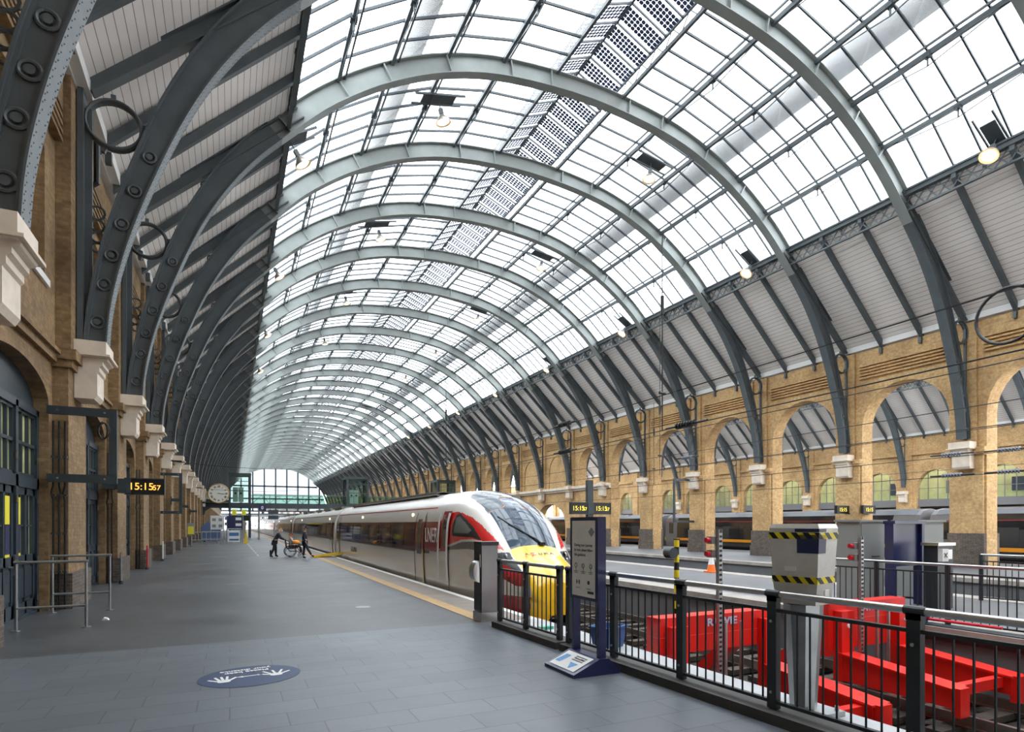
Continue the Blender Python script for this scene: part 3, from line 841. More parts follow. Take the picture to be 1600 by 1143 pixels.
# ================================================================ TRAINS
SEC = [(.95, -.62), (1.22, -.40), (1.33, -.10), (1.37, .30), (1.385, .70), (1.385, 1.10), (1.37, 1.50), (1.335, 1.85), (1.26, 2.12), (1.12, 2.38), (.90, 2.58), (.60, 2.72), (.30, 2.79), (0, 2.81)]
def sec_fine(n=70):
    P = SEC; L = [0]
    for a, b in zip(P, P[1:]): L.append(L[-1] + sqrt((a[0] - b[0]) ** 2 + (a[1] - b[1]) ** 2))
    out = []
    for k in range(n + 1):
        t = L[-1] * k / n; i = max(j for j in range(len(L)) if L[j] <= t + 1e-9); i = min(i, len(P) - 2)
        u = (t - L[i]) / (L[i + 1] - L[i]); p0, p1, p2, p3 = P[max(0, i - 1)], P[i], P[i + 1], P[min(len(P) - 1, i + 2)]
        out.append(tuple(.5 * (2 * p1[j] + (p2[j] - p0[j]) * u + (2 * p0[j] - 5 * p1[j] + 4 * p2[j] - p3[j]) * u * u + (3 * p1[j] - p0[j] - 3 * p2[j] + p3[j]) * u ** 3) for j in (0, 1)))
    out[-1] = (0, SEC[-1][1]); return out
SF = sec_fine()
def sec_x(z):
    for a, b in zip(SF, SF[1:]):
        if a[1] <= z <= b[1]: return a[0] + (b[0] - a[0]) * (z - a[1]) / (b[1] - a[1])
    return SF[0][0]
def sec_pts(z0, z1, d=0., n=8): return [(sec_x(z0 + (z1 - z0) * k / n) + d, z0 + (z1 - z0) * k / n) for k in range(n + 1)]
def skin_strip(mb, cx, y0, y1, z0, z1, s=-1, d=.008, n=8, ny=1):
    """thin curved panel lying on the body side between two heights"""
    P = sec_pts(z0, z1, d, n)
    for k in range(ny):
        a, b = y0 + (y1 - y0) * k / ny, y0 + (y1 - y0) * (k + 1) / ny
        for p, q in zip(P, P[1:]): mb.quad((cx + s * p[0], a, p[1]), (cx + s * q[0], a, q[1]), (cx + s * q[0], b, q[1]), (cx + s * p[0], b, p[1]))
TX = 6.86
MARGD = mat('train_side_window', (.03, .014, .014), .05, spec=.8)  # darker maroon, with the brick wall's reflection painted in likewise
def bogie(t, cx, y, dz=0):
    m = MB()
    for k in (-1.3, 1.3):
        for s in (-1, 1): m.cyl((cx + s * .68, y + k, -.58 + dz), (cx + s * .80, y + k, -.58 + dz), .42, 24)
        m.cyl((cx - .8, y + k, -.58 + dz), (cx + .8, y + k, -.58 + dz), .09, 10)
    m.build('wheelset', RAIL, t, smooth=True)
    m = MB()
    for s in (-1, 1):
        m.box(cx + s * .98 - .07, cx + s * .98 + .07, y - 1.7, y + 1.7, -.62, -.42)
        for k in (-1.3, 1.3): m.box(cx + s * 1.0 - .12, cx + s * 1.0 + .12, y + k - .16, y + k + .16, -.72, -.44)
        m.cyl((cx + s * 1.05, y - .3, -.5), (cx + s * 1.05, y + .3, -.62), .08, 8)
    m.build('bogie_frame', SLEEPER, t)
def tube_section(mb, cx, y0, y1, nose=None):
    P = [(-x, z) for x, z in SF] + [(x, z) for x, z in reversed(SF[:-1])]
    for a, b in zip(P, P[1:]): mb.quad((cx + a[0], y0, a[1]), (cx + b[0], y0, b[1]), (cx + b[0], y1, b[1]), (cx + a[0], y1, a[1]))
    for y in (y0, y1): mb.quad(*[(cx + p[0], y, p[1]) for p in P])
def side_details(t, cx, y0, y1, doors, red=False):
    m = MB(); skin_strip(m, cx, y0 + .25, y1 - .25, .95, 1.86, d=.010)
    m.build('window_band', MAROONG, t, smooth=True)
    # individual side windows
    ys = [y for y in [y0 + 3.2 + 1.9 * k for k in range(12)] if y + 1.6 < y1 - 2.6 and not any(abs(y + .8 - d) < 1.4 for d in doors)]
    for y in ys:
        w = MB(); skin_strip(w, cx, y, y + 1.6, 1.06, 1.76, d=.016); w.build('side_window', MARGD, t, smooth=True)
    m = MB(); skin_strip(m, cx, y0 + .25, y1 - .25, .90, .95, d=.011); skin_strip(m, cx, y0 + .1, y1 - .1, -.12, -.08, d=.01); m.build('waist_line', LINE, t)
    m = MB(); skin_strip(m, cx, y0, y1, 2.27, 2.30, d=.01); m.build('cantrail_stripe', TRED, t)
    for d in doors:
        m = MB(); skin_strip(m, cx, d - .48, d + .48, -.2, 2.12, d=.022, n=20); dd = m.build('door_leaf', CREAM, t, smooth=True)
        m = MB(); skin_strip(m, cx, d - .46, d + .46, .95, 1.86, d=.028); m.build('door_band', TMAR if red else MAROONG, dd, smooth=True)
        m = MB(); skin_strip(m, cx, d - .22, d + .22, .85, 1.95, d=.034); m.build('door_window', DARKG, dd, smooth=True)
        m = MB()
        for q in (-.5, .46): skin_strip(m, cx, d + q, d + q + .05, -.3, 2.16, d=.032, n=20)
        m.build('door_seal', RUBBER, dd)
        m = MB(); skin_strip(m, cx, d - .47, d - .40, -.15, 1.0, d=.036, n=10); m.build('door_edge_marking', mat('door_edge_yellow', (.75, .60, .12), .4), dd)
        m = MB(); m.box(cx - 1.6, cx - 1.25, d - .5, d + .5, -.16, -.12); m.build('door_step', YELL if False else COPING, dd)
    for y in (y0 + 2.4, y1 - 7.0):
        m = MB(); m.disc((cx - sec_x(2.1) - .015, y, 2.1), .055, 'yz', 12, .03); m.build('indicator_light', LAMPE, t)
    m = MB()
    for k in range(5):
        a = y0 + 1.5 + (y1 - y0 - 3) * k / 5; m.box(cx - .72, cx + .72, a, a + 3.2, 2.72, 2.84)
        for j in range(8): m.box(cx - .74, cx + .74, a + .2 + .37 * j, a + .3 + .37 * j, 2.84, 2.86)
    m.build('roof_equipment', TGREY, t)
    m = MB(); m.box(cx - 1.0, cx + 1.0, y0 + 4.6, y1 - 5.2, -.95, -.55); m.build('underframe_box', SLEEPER, t)
# --- leading car with the nose
t = thing('train_car', (TX, 23, -1.0), 'red and silver leading train car with yellow sloping nose at the left platform', 'train', 'red and silver train')
YN0 = 16.6
def lerp(pts, y):
    if y <= pts[0][0]: return pts[0][1]
    for (a, u), (b, v) in zip(pts, pts[1:]):
        if y <= b:
            q = (y - a) / (b - a); return u + (v - u) * q
    return pts[-1][1]
def sm(pts):
    def f(y):
        y = max(pts[0][0], min(pts[-1][0], y)); i = max(k for k in range(len(pts) - 1) if pts[k][0] <= y)
        p0, p1, p2, p3 = pts[max(0, i - 1)], pts[i], pts[i + 1], pts[min(len(pts) - 1, i + 2)]
        h = p2[0] - p1[0]; q = (y - p1[0]) / h
        m1 = (p2[1] - p0[1]) / max(1e-6, p2[0] - p0[0]) * h; m2 = (p3[1] - p1[1]) / max(1e-6, p3[0] - p1[0]) * h
        return (2 * q ** 3 - 3 * q ** 2 + 1) * p1[1] + (q ** 3 - 2 * q ** 2 + q) * m1 + (-2 * q ** 3 + 3 * q ** 2) * p2[1] + (q ** 3 - q ** 2) * m2
    return f
YT = 11.75
ZT = sm([(YT, .10), (11.82, .45), (12.02, .70), (12.45, .92), (12.9, 1.14), (13.35, 1.58), (13.8, 2.0), (14.4, 2.38), (15.0, 2.60), (15.8, 2.76), (16.6, 2.81)])
ZB = sm([(YT, -.30), (11.82, -.56), (12.02, -.66), (12.6, -.68), (13.5, -.66), (16.6, -.62)])
WF = sm([(YT, .24), (11.82, .40), (12.02, .50), (12.45, .645), (12.9, .765), (13.5, .865), (14.2, .93), (15.0, .975), (16.0, .998), (16.6, 1.0)])
SFN = sec_fine(190)
def nose_pt(y, k, s):
    x, z = SFN[k]; b, T = ZB(y), ZT(y)
    u = (z + .62) / (2.81 + .62); w = WF(y)
    fl = min(1, max(0, (15.2 - y) / 3.2))                            # fuller shoulders towards the front
    xx = x * w
    if u > .55 and fl > 0: xx = x * w * (1 + .10 * fl * sin((u - .55) / .45 * pi))
    return (TX + s * xx, y, b + u * (T - b))
ny = 210; NY = [YT + (YN0 - YT) * (k / ny) ** 1.2 for k in range(ny + 1)]
RT = [(13.1, 1.16), (13.28, 1.32), (13.52, 1.51), (13.93, 1.77), (14.45, 1.98), (15.23, 2.14), (15.72, 2.11), (16.35, 1.88), (16.7, 1.86), (30, 1.86)]
RB = [(13.1, 1.155), (13.28, 1.22), (13.64, 1.37), (14.06, 1.41), (14.67, 1.38), (15.37, 1.25), (16.18, 1.10), (17.44, 1.00), (19.5, .98)]
GT = [(13.1, 1.10), (13.28, 1.16), (13.64, 1.31), (14.06, 1.35), (14.67, 1.32), (15.37, 1.19), (16.18, 1.05), (17.44, .96), (19.5, .95)]
GB = [(13.1, 1.10), (13.6, 1.13), (14.27, 1.15), (15.35, 1.09), (16.18, 1.03), (17.4, .955), (19.5, .94)]
WSB = 1.10
polyw = [(15.30, 2.05), (15.1, 2.09), (14.53, 1.88), (14.12, 1.69), (13.68, 1.40), (13.62, 1.37), (14.09, 1.455), (14.81, 1.46), (15.30, 1.47), (15.38, 1.6)]
p2w = [(15.24, 1.97), (15.08, 2.01), (14.5, 1.79), (14.2, 1.63), (14.3, 1.55), (15.22, 1.56)]
def inpoly(a, b, P):
    c = False; j = len(P) - 1
    for i in range(len(P)):
        if (P[i][1] > b) != (P[j][1] > b) and a < (P[j][0] - P[i][0]) * (b - P[i][1]) / (P[j][1] - P[i][1]) + P[i][0]: c = not c
        j = i
    return c
def classify(p):
    x, y, z = p; ax = abs(x - TX); T = ZT(y)
    # windscreen on the slope
    u = (z - ZB(y)) / (T - ZB(y))
    if 13.04 <= y <= 14.14 and z > T - .62 and ax < .655 + .11 * (z - 1.2): return 'windscreen'
    if 14.14 < y < 15.85:
        lim = .785 if y < 15.3 else .785 - (y - 15.3) ** 2 * 1.6
        if ax < lim and z > T - .6:
            return 'hatch' if ax < .235 - .1 * (y - 14.2) and 14.2 < y < 14.72 else 'roof_cap'
    if y < 13.04 and ax < .665 and z > -.42: return 'yellow_nose'
    if x < TX and z > 1.3 and inpoly(y, z, p2w): return 'cab_window'
    if x < TX and z > 1.3 and inpoly(y, z, polyw): return 'cab_surround'
    if y > 13.1 and lerp(RB, y) < z < lerp(RT, y) and ax > .70: return 'red_side'
    if y > 13.4 and lerp(GB, y) < z < lerp(GT, y) and ax > .7: return 'grey_side'
    ll = lerp([(12.3, .64), (12.51, .72), (13.01, .90), (13.24, 1.12)], y)
    if y < 13.24 and ax > .70 and z < 1.10:
        if z > ll: return 'lamp_panel'
        if z > ll - .28 and y < 13.0: return 'red_lower'
    if y < 12.75 and z < .12: return 'red_lower'
    return 'body'
cls = {}
for s in (-1, 1):
    for i in range(ny):
        for k in range(len(SFN) - 1):
            q = [nose_pt(NY[i], k, s), nose_pt(NY[i + 1], k, s), nose_pt(NY[i + 1], k + 1, s), nose_pt(NY[i], k + 1, s)]
            c = tuple(sum(p[j] for p in q) / 4 for j in range(3))
            cls.setdefault(classify(c), MB()).quad(*q)
front = MB()
front.quad(*([nose_pt(YT, k, -1) for k in range(len(SFN))] + [nose_pt(YT, k, 1) for k in range(len(SFN) - 2, -1, -1)]))
front.build('coupling_cover', TYEL, t)
NM = {'body': ('nose_shell', CREAM), 'windscreen': ('windscreen', WSCR), 'roof_cap': ('roof_glass', mat('dark_roof_glass', (.10, .125, .15), .12)), 'hatch': ('roof_hatch', mat('roof_hatch_glass', (.15, .19, .24), .08)), 'yellow_nose': ('nose_panel', TYEL), 'red_side': ('red_flank', TRED), 'grey_side': ('grey_flank', TGREY), 'lamp_panel': ('headlight_panel', BLACK), 'red_lower': ('red_skirt', TMAR), 'cab_window': ('cab_window', mat('cab_window_glass', (.16, .18, .17), .05)), 'cab_surround': ('cab_window_surround', RUBBER)}
for k, mb in cls.items():
    o = mb.build(NM[k][0], NM[k][1], t, smooth=True)
    if k == 'windscreen':
        w = MB(); zz = lambda y: ZT(y)
        w.tube([(TX + .22, 13.06, ZT(13.06) + .02), (TX + .12, 13.14, ZT(13.14) + .04), (TX - .45, 13.60, ZT(13.60) - .04)], .022, 6)
        w.tube([(TX - .15, 13.33, ZT(13.33) + .03), (TX - .48, 13.66, ZT(13.66) - .04), (TX - .62, 13.9, ZT(13.9) - .08)], .014, 5)
        w.cbox(TX + .22, 13.05, ZT(13.05) + .03, .16, .1, .07)
        w.build('wiper', RUBBER, o)
# hatch outline
def on_nose(y, ax, s=-1, d=.006):
    best = min(range(len(SFN)), key=lambda k: abs(abs(nose_pt(y, k, s)[0] - TX) - ax) + (0 if SFN[k][1] > 1.2 else 9)); p = nose_pt(y, best, s); return (TX + s * ax, y, p[2] + d)
w = MB()
w.tube([on_nose(14.15, .76), on_nose(14.17, .34), on_nose(14.24, .26), on_nose(14.74, .20), on_nose(14.76, 0), on_nose(14.74, .20, 1), on_nose(14.24, .26, 1), on_nose(14.17, .34, 1), on_nose(14.15, .76, 1)], .010, 5)
w.build('hatch_outline', mat('copper_line', (.75, .35, .15), .4), t)
# headlights
for s in (-1, 1):
    for y, z, r in ((12.95, 1.00, .075), (12.75, .90, .05)):
        k = min(range(len(SFN)), key=lambda k: abs(nose_pt(y, k, s)[2] - z)); p = nose_pt(y, k, s)
        m = MB(); m.lathe([(0, .03), (r * .7, .035), (r, .02), (r, -.02)], (0, 0, 0), 16); m.v = [(p[0] + s * vz, p[1] + vx - .4 * vz * 0, p[2] + vy) for vx, vy, vz in m.v]
        m.build('headlight', mat('lamp_glass', (.35, .37, .4), .1, coat=1.), t, smooth=True)
    y, z = 12.6, .62
    k = min(range(len(SFN)), key=lambda k: abs(nose_pt(y, k, s)[2] - z)); p = nose_pt(y, k, s)
    m = MB(); m.cbox(p[0], y, z, .05, .26, .13); m.build('tail_light', REDD, t)
# straight body
m = MB(); tube_section(m, TX, YN0, 34.75); m.build('body', CREAM, t, smooth=True)
side_details(t, TX, 17.0, 34.75, [18.25, 34.0], True)
# cab door with posts, and side cab window, red area with lettering
m = MB(); skin_strip(m, TX, 16.3, 19.2 - 1.45, .99, 1.86, d=.018); m.build('red_flank', TMAR, t, smooth=True)
m = MB(); skin_strip(m, TX, 15.55, 16.2, -.05, 2.16, d=.010, n=20); dd = m.build('cab_door', TMAR, t, smooth=True)
m = MB(); skin_strip(m, TX, 15.55, 16.2, -.06, 1.02, d=.014, n=20); m.build('lower_door_panel', CREAM, dd, smooth=True)
m = MB(); skin_strip(m, TX, 15.72, 16.02, 1.18, 1.95, d=.024, n=8); m.build('door_window', DARKG, dd)
for yy in (15.5, 16.24):
    m = MB(); P = sec_pts(.2, 2.1, .07, 14); m.tube([(TX - p[0], yy, p[1]) for p in P], .03, 8); m.build('handrail', CREAMR, dd, smooth=True)
text('LNER', 'lettering', PAPER, t, (TX - 1.415, 17.02, 1.44), .62, (pi / 2, 0, -pi / 2), .003, bold=.004, xs=.82)
text('AZUMA', 'lettering', LINE, t, (TX - 1.41, 29.3, .55), .36, (pi / 2, 0, -pi / 2), .003, bold=-.004, xs=1.25)
yA = 12.74; sl = atan2(ZT(12.9) - ZT(12.6), .3)
text('A', 'lettering', LINE, t, (TX - .36, yA, ZT(yA) + .02), .15, (sl, 0, 0), .004); text('Z', 'lettering', TRED, t, (TX - .18, yA, ZT(yA) + .02), .17, (sl, 0, 0), .004, bold=.006)
text('U M A', 'lettering', LINE, t, (TX + .17, yA, ZT(yA) + .02), .15, (sl, 0, 0), .004)
m = MB(); m.box(TX - .5, TX + .5, 11.9, 12.4, -.9, -.5); m.build('obstacle_deflector', BLACK, t)
bogie(t, TX, 16.6); bogie(t, TX, 31.5)
m = MB(); m.prism([(-.75, 0), (.75, 0), (.6, .07), (-.6, .07)], 0, 12, 'xz'); m.v = [(TX + x, y + 18.5, z + 2.76) for x, y, z in m.v]; m.build('roof_fairing', CREAMR, t)
# --- following cars
CARS = [(35.35, 60.3), (60.9, 86.0), (86.6, 111.6), (112.2, 137.2), (137.8, 162.8), (163.4, 188.4), (189, 214)]
for k, (a, b) in enumerate(CARS):
    lab = ['silver train car second in line, behind the three people', 'silver train car third in line, its end doors left of the walking man', 'silver train car fourth in line passing under the footbridge'][k] if k < 3 else 'distant silver train car of the red and silver train beyond the footbridge'
    t = thing('train_car', (TX, (a + b) / 2, -1.0), lab, 'train', 'red and silver train')
    m = MB(); tube_section(m, TX, a, b); m.build('body', CREAM, t, smooth=True)
    m = MB(); m.box(TX - 1.0, TX + 1.0, a - .55, a, -.5, 2.45); m.build('gangway_bellows', RUBBER, t)
    side_details(t, TX, a, b, [a + 1.1, b - 1.1] if k < 3 else [])
    bogie(t, TX, a + 4); bogie(t, TX, b - 4)
# --- black train in the second shed
def black_car(y0, y1, lab):
    cx = 39.4; dz = ZE
    t = thing('train_car', (cx, (y0 + y1) / 2, -1.0), lab, 'train', 'black train beyond the arches')
    P = [(-1.3, -.35), (-1.38, .2), (-1.38, 1.5), (-1.32, 2.0), (-1.15, 2.35), (-.8, 2.62), (0, 2.75), (.8, 2.62), (1.15, 2.35), (1.32, 2.0), (1.38, 1.5), (1.38, .2), (1.3, -.35)]
    def sweepy(mb, P, a, b):
        for p, q in zip(P, P[1:]): mb.quad((cx + p[0], a, p[1]), (cx + q[0], a, q[1]), (cx + q[0], b, q[1]), (cx + p[0], b, p[1]))
    m = MB(); sweepy(m, P, y0 + 1.6, y1 - 1.6); m.build('body', GCBLK, t)
    for a, b in ((y0, y0 + 1.6), (y1 - 1.6, y1)):
        m = MB(); sweepy(m, P, a, b); m.quad(*[(cx + p[0], a, p[1]) for p in P]); m.quad(*[(cx + p[0], b, p[1]) for p in P]); e = m.build('end_section', GCGRY, t)
        m = MB(); m.box(cx - 1.40, cx - 1.38, (a + b) / 2 - .28, (a + b) / 2 + .28, .9, 1.9); m.build('door_window', DARKG, e)
        m = MB(); m.box(cx - 1.395, cx - 1.2, a - .08 if a == y0 else b, a if a == y0 else b + .08, .25, .55); m.build('end_panel', YELL, e)
    m = MB(); m.box(cx - 1.40, cx - 1.375, y0 + 1.6, y1 - 1.6, .28, .50); m.build('stripe', GCORG, t)
    m = MB(); m.box(cx - 1.36, cx - 1.345, y0, y1, 1.97, 2.0); m.build('cantrail_line', TRED, t)
    m = MB(); m.prism([(p[0] * 1.01, p[1] + .01) for p in P if p[1] >= 2.3] , y0 + .3, y1 - .3); m.v = [(cx + x, y, z) for x, y, z in m.v]; m.build('roof', GCROOF, t)
    for k in range(9):
        a = y0 + 2.6 + 2.3 * k
        if a + 1.8 > y1 - 1.8: break
        m = MB(); m.box(cx - 1.392, cx - 1.37, a, a + 1.8, .85, 1.6); m.build('side_window', DARKG, t)
    for k in (y0 + 6, (y0 + y1) / 2, y1 - 8):
        m = MB(); m.prism([(-.7, 0), (.7, 0), (.5, .17), (-.5, .17)], k, k + 2.6); m.v = [(cx + x, y, z + 2.62) for x, y, z in m.v]; m.build('roof_unit', GCGRY, t)
    m = MB(); m.box(cx - 1.1, cx + 1.1, y0 + 4, y1 - 4, -.9, -.3); m.build('underframe_box', SLEEPER, t)
    bogie(t, cx, y0 + 3); bogie(t, cx, y1 - 3)
black_car(-2.0, 21.2, 'black train car with an orange stripe seen behind the rightmost pier')
black_car(21.8, 45.0, 'black train car with an orange stripe seen through the middle brick arches')
black_car(45.9, 69.2, 'black train car with a grey end seen through the arch right of the blue totem')
black_car(69.8, 93, 'black train car farthest off, seen through the low arch beside the yellow nose')

# ================================================================ FRONT RAILING (left platform end) and things beside it
RXY = lambda y: 4.18 + (9.9 - y) * .045
def railing(name, posts, label, zb=0., x_of=RXY, curb=True, h=1.16, step=.115, grp=None, endpost=False):
    y0, y1 = posts[0], posts[-1]
    t = thing(name, (x_of((y0 + y1) / 2), (y0 + y1) / 2, zb), label, 'railing', grp)
    X = x_of
    if curb:
        m = MB(); m.prism([(X(y1) - .08, y1 - .12), (X(y0) - .08, y0 + .05), (X(y0) + .30, y0 + .05), (X(y1) + .30, y1 - .12)], zb, zb + .10, 'xy'); m.build('kerb', mat('dark_kerb_concrete', (.060, .058, .055), .7, var=.2), t)
    zc = zb + (.10 if curb else 0)
    for k, y in enumerate(posts):
        m = MB(); x = X(y) + .06; m.cbox(x, y, zc + (h - .1) / 2, .06, .10, h - .12); m.cyl((x, y - .075, zb + h), (x, y + .075, zb + h), .036, 12); m.box(x - .03, x + .03, y - .055, y + .055, zb + h - .07, zb + h)
        p = m.build('post', RAILP, t)
        m = MB()
        for z in (zc + .16, zb + h - .25): m.cyl((x - .032, y, z), (x - .045, y, z), .014, 8)
        m.build('bolt', STEEL, p)
    for a, b in zip(posts, posts[1:]):
        A = (X(a) + .06, a, zb + h); B = (X(b) + .06, b, zb + h)
        m = MB(); m.cyl((A[0], a - .07, A[2]), (B[0], b + .07, B[2]), .030, 14); m.build('handrail', STEEL, t, smooth=True)
        m = MB(); m.bar((A[0], a, zb + h - .15), (B[0], b, zb + h - .15), .045, .03); m.build('top_bar', RAILP, t)
        m = MB(); m.bar((A[0], a, zc + .07), (B[0], b, zc + .07), .045, .03); m.build('bottom_bar', RAILP, t)
        L = abs(a - b); q = int(L / step)
        for k in range(1, q):
            y = a + (b - a) * k / q; m = MB(); m.cyl((X(y) + .06, y, zc + .07), (X(y) + .06, y, zb + h - .15), .0095, 6); m.build('baluster', RAILP, t, smooth=True)
    return t
railing('railing', [9.39, 8.47, 7.47], 'black railing with steel handrail directly before the yellow train nose')
railing('railing', [7.22, 6.2, 5.02, 3.85, 2.64, 1.4], 'long black railing from the blue totem to the right edge, before the buffer stops')
# grey help point totem
t = thing('help_point', (4.32, 10.15, 0), 'dark grey help point pillar with round silver side panel beside the railing end', 'help point')
m = MB(); m.box(4.14, 4.50, 9.95, 10.35, 0, .17); m.build('plinth', STEEL, t)
m = MB(); m.box(4.16, 4.48, 9.97, 10.33, .17, 1.46); m.build('casing', mat('grey_metallic_casing', (.20, .20, .20), .3, metal=.6), t)
m = MB(); m.box(4.145, 4.16, 9.99, 10.31, .2, 1.40); m.build('front_panel', BLACK, t)
m = MB(); m.box(4.15, 4.50, 9.96, 10.34, 1.40, 1.47); m.build('cap', RAILP, t)
m = MB(); m.prism([(4.145 - .13 * sin(pi * k / 10), .92 + .20 * cos(pi * k / 10) * -1) for k in range(11)], 10.02, 10.24, 'xz'); m.build('speaker_hood', STEEL, t, smooth=True)
m = MB(); m.box(4.135, 4.145, 9.99, 10.01, 1.0, 1.24); m.build('button_strip', PAPER, t)
# blue information totem
t = thing('information_totem', (3.98, 6.2, 0), 'navy blue information totem with poster standing before the railing', 'sign')
m = MB(); m.prism([(3.60, .0), (4.25, .0), (4.25, .04), (4.09, .19), (3.96, .19), (3.60, .04)], 5.86, 6.56, 'xz'); m.build('base', NAVY, t)
bp = MB(); bp.quad((3.635, 5.93, .062), (3.635, 6.50, .062), (3.925, 6.50, .182), (3.925, 5.93, .182)); 
dec = bp.build('base_label', PAPER, t)
sl_ = atan2(.12, .29)
m = MB(); m.quad((3.70, 6.36, .0915), (3.70, 6.47, .0915), (3.86, 6.44, .158), (3.86, 6.33, .158)); m.quad((3.66, 6.08, .075), (3.66, 6.10, .075), (3.76, 6.19, .116), (3.76, 6.02, .116)); m.build('label_stripe', mat('label_blue', (.10, .30, .62), .5), dec)
m = MB()
for a, b, c, d in ((3.80, 3.815, 6.0, 6.24), (3.87, 3.885, 6.0, 6.24)): m.quad((a, c, .062 + (a - 3.635) * .4138 + .002), (a, d, .062 + (a - 3.635) * .4138 + .002), (b, d, .062 + (b - 3.635) * .4138 + .002), (b, c, .062 + (b - 3.635) * .4138 + .002))
m.build('logo_frame', BLACK, dec)
text('NetworkRail', 'lettering', BLACK, dec, (3.843, 6.12, .152), .043, (sl_, 0, -pi / 2), .001, bold=.0008)
for y in (5.93, 6.50): 
    m = MB(); m.box(3.98, 4.08, y - .025, y + .025, .17, 1.88); m.build('upright', NAVY, t)
m = MB(); m.box(3.96, 3.985, 5.90, 6.53, .86, 1.88); m.box(3.985, 4.07, 5.90, 6.53, 1.84, 1.885); m.box(3.985, 4.05, 5.94, 6.49, .86, 1.86); pf = m.build('poster_frame', NAVY, t)
m = MB(); m.box(3.954, 3.96, 5.955, 6.475, .90, 1.84); m.build('poster', mat('poster_sheet', (.90, .86, .80), .35, var=.06), t)
for z, tx, sz in ((1.535, 'During your journey', .050), (1.475, 'by train, please follow', .047), (1.415, 'this guidance', .050)): text(tx, 'lettering', BLACK, t, (3.952, 6.42, z), sz, (pi / 2, 0, -pi / 2), .0005, align='LEFT', bold=.0006)
INKM = mat('poster_ink', (.06, .065, .08), .5)
for yy in (6.38, 6.21, 6.04): m = MB(); m.ring((3.951, yy, 1.28), .026, .004, 'yz', 14, 4); m.box(3.951, 3.953, yy - .003, yy + .003, 1.21, 1.26); m.box(3.95, 3.953, yy - .05, yy + .05, 1.205, 1.21); m.box(3.9505, 3.953, yy - .002, yy + .002, 1.185, 1.21); m.box(3.95, 3.953, yy - .04, yy + .04, 1.185, 1.19); m.build('pictogram', INKM, t)
m = MB(); m.box(3.95, 3.953, 6.36 - .008, 6.36 + .008, 1.05, 1.10); m.box(3.95, 3.953, 6.30 - .008, 6.30 + .008, 1.05, 1.10); m.box(3.95, 3.953, 6.30, 6.36, 1.072, 1.078); m.build('pictogram', INKM, t)
m = MB(); m.disc((3.951, 6.09, 1.08), .024, 'yz', 12, .003); m.build('pictogram', INKM, t)
for a, b in ((6.33, 1.0), (6.09, 1.0)): m = MB(); m.box(3.95, 3.953, a - .05, a + .05, b, b + .005); m.build('text_line', INKM, t)
m = MB(); m.box(3.95, 3.953, 5.98, 6.11, .945, .975); m.build('poster_logo', INKM, t)
m = MB(); m.quad((3.9535, 6.03, 1.76), (3.9535, 6.10, 1.70), (3.9535, 6.03, 1.64), (3.9535, 5.96, 1.70)); m.build('poster_diamond', mat('poster_grey', (.30, .32, .36), .4), t)
# buckets, hose behind the railing
def bucket(x, y, z, r, h, m_, lab, rz=0.):
    t = thing('plastic_tub', (x, y, z), lab, 'tub')
    m = MB(); a = .8
    P0 = [(-r * a, -r * a * .7), (r * a, -r * a * .7), (r * a, r * a * .7), (-r * a, r * a * .7)]; P1 = [(p / a, q / a) for p, q in P0]
    def R(p): return (x + p[0] * cos(rz) - p[1] * sin(rz), y + p[0] * sin(rz) + p[1] * cos(rz))
    for k in range(4):
        l = (k + 1) % 4; m.quad((*R(P0[k]), z), (*R(P0[l]), z), (*R(P1[l]), z + h), (*R(P1[k]), z + h))
        i0_ = (P0[k][0] * .93, P0[k][1] * .93); i1_ = (P0[l][0] * .93, P0[l][1] * .93); j0 = (P1[k][0] * .95, P1[k][1] * .95); j1 = (P1[l][0] * .95, P1[l][1] * .95)
        m.quad((*R(i0_), z + .02), (*R(i1_), z + .02), (*R(j1), z + h), (*R(j0), z + h)); m.quad((*R(P1[k]), z + h), (*R(P1[l]), z + h), (*R(j1), z + h), (*R(j0), z + h))
    m.quad(*[(*R(p), z) for p in P0]); m.quad(*[(*R((p[0] * .93, p[1] * .93)), z + .02) for p in P0])
    m.build('tub', m_, t)
    m = MB(); 
    for k in range(4):
        l = (k + 1) % 4; m.bar((*R((P1[k][0] * 1.03, P1[k][1] * 1.03)), z + h), (*R((P1[l][0] * 1.03, P1[l][1] * 1.03)), z + h), .03, .03)
    m.build('rim', m_, t)
bucket(4.98, 7.15, .008, .24, .30, BLUE, 'blue plastic tub on the pale concrete behind the blue totem', .4)
hose = MB(); hose.tube([(4.62 + .03 * sin(k * .9), 9.3 - k * .16, .032) for k in range(26)], .02, 6); tag(hose.build('hose', REDD), 'thin red hose lying on the concrete behind the railing and totem', 'hose')
m = MB(); m.box(4.72, 4.98, 8.75, 8.86, .008, .06); tag(m.build('hose_connector', mat('green_plastic', (.05, .45, .30), .4)), 'small green plastic piece on the concrete behind the railing below the train nose', 'connector')
# wrapped machine on its steel post
t = thing('machine_post', (4.92, 3.86, 0), 'grey steel pedestal rising behind the railing, carrying the wrapped box', 'post')
m = MB(); m.cbox(4.92, 3.86, .03, .50, .50, .055); m.build('base_plate', GALV, t)
m = MB(); m.lathe([(.115, .05), (.12, .1), (.145, .6), (.17, .95), (.175, 1.045)], (4.92, 3.86, 0), 8); m.build('column', GALV, t)
m = MB()
for a in (-.2, .2):
    for b in (-.2, .2): m.cyl((4.92 + a, 3.86 + b, .055), (4.92 + a, 3.86 + b, .10), .02, 6); m.cyl((4.92 + a, 3.86 + b, .10), (4.92 + a, 3.86 + b, .14), .01, 6)
m.build('anchor_bolts', STEEL, t).__setitem__('kind', 'stuff')
t = thing('wrapped_machine', (4.92, 3.86, 1.06), 'film-wrapped ticket machine banded with yellow and black tape on a steel pedestal', 'machine')
an = radians(13)
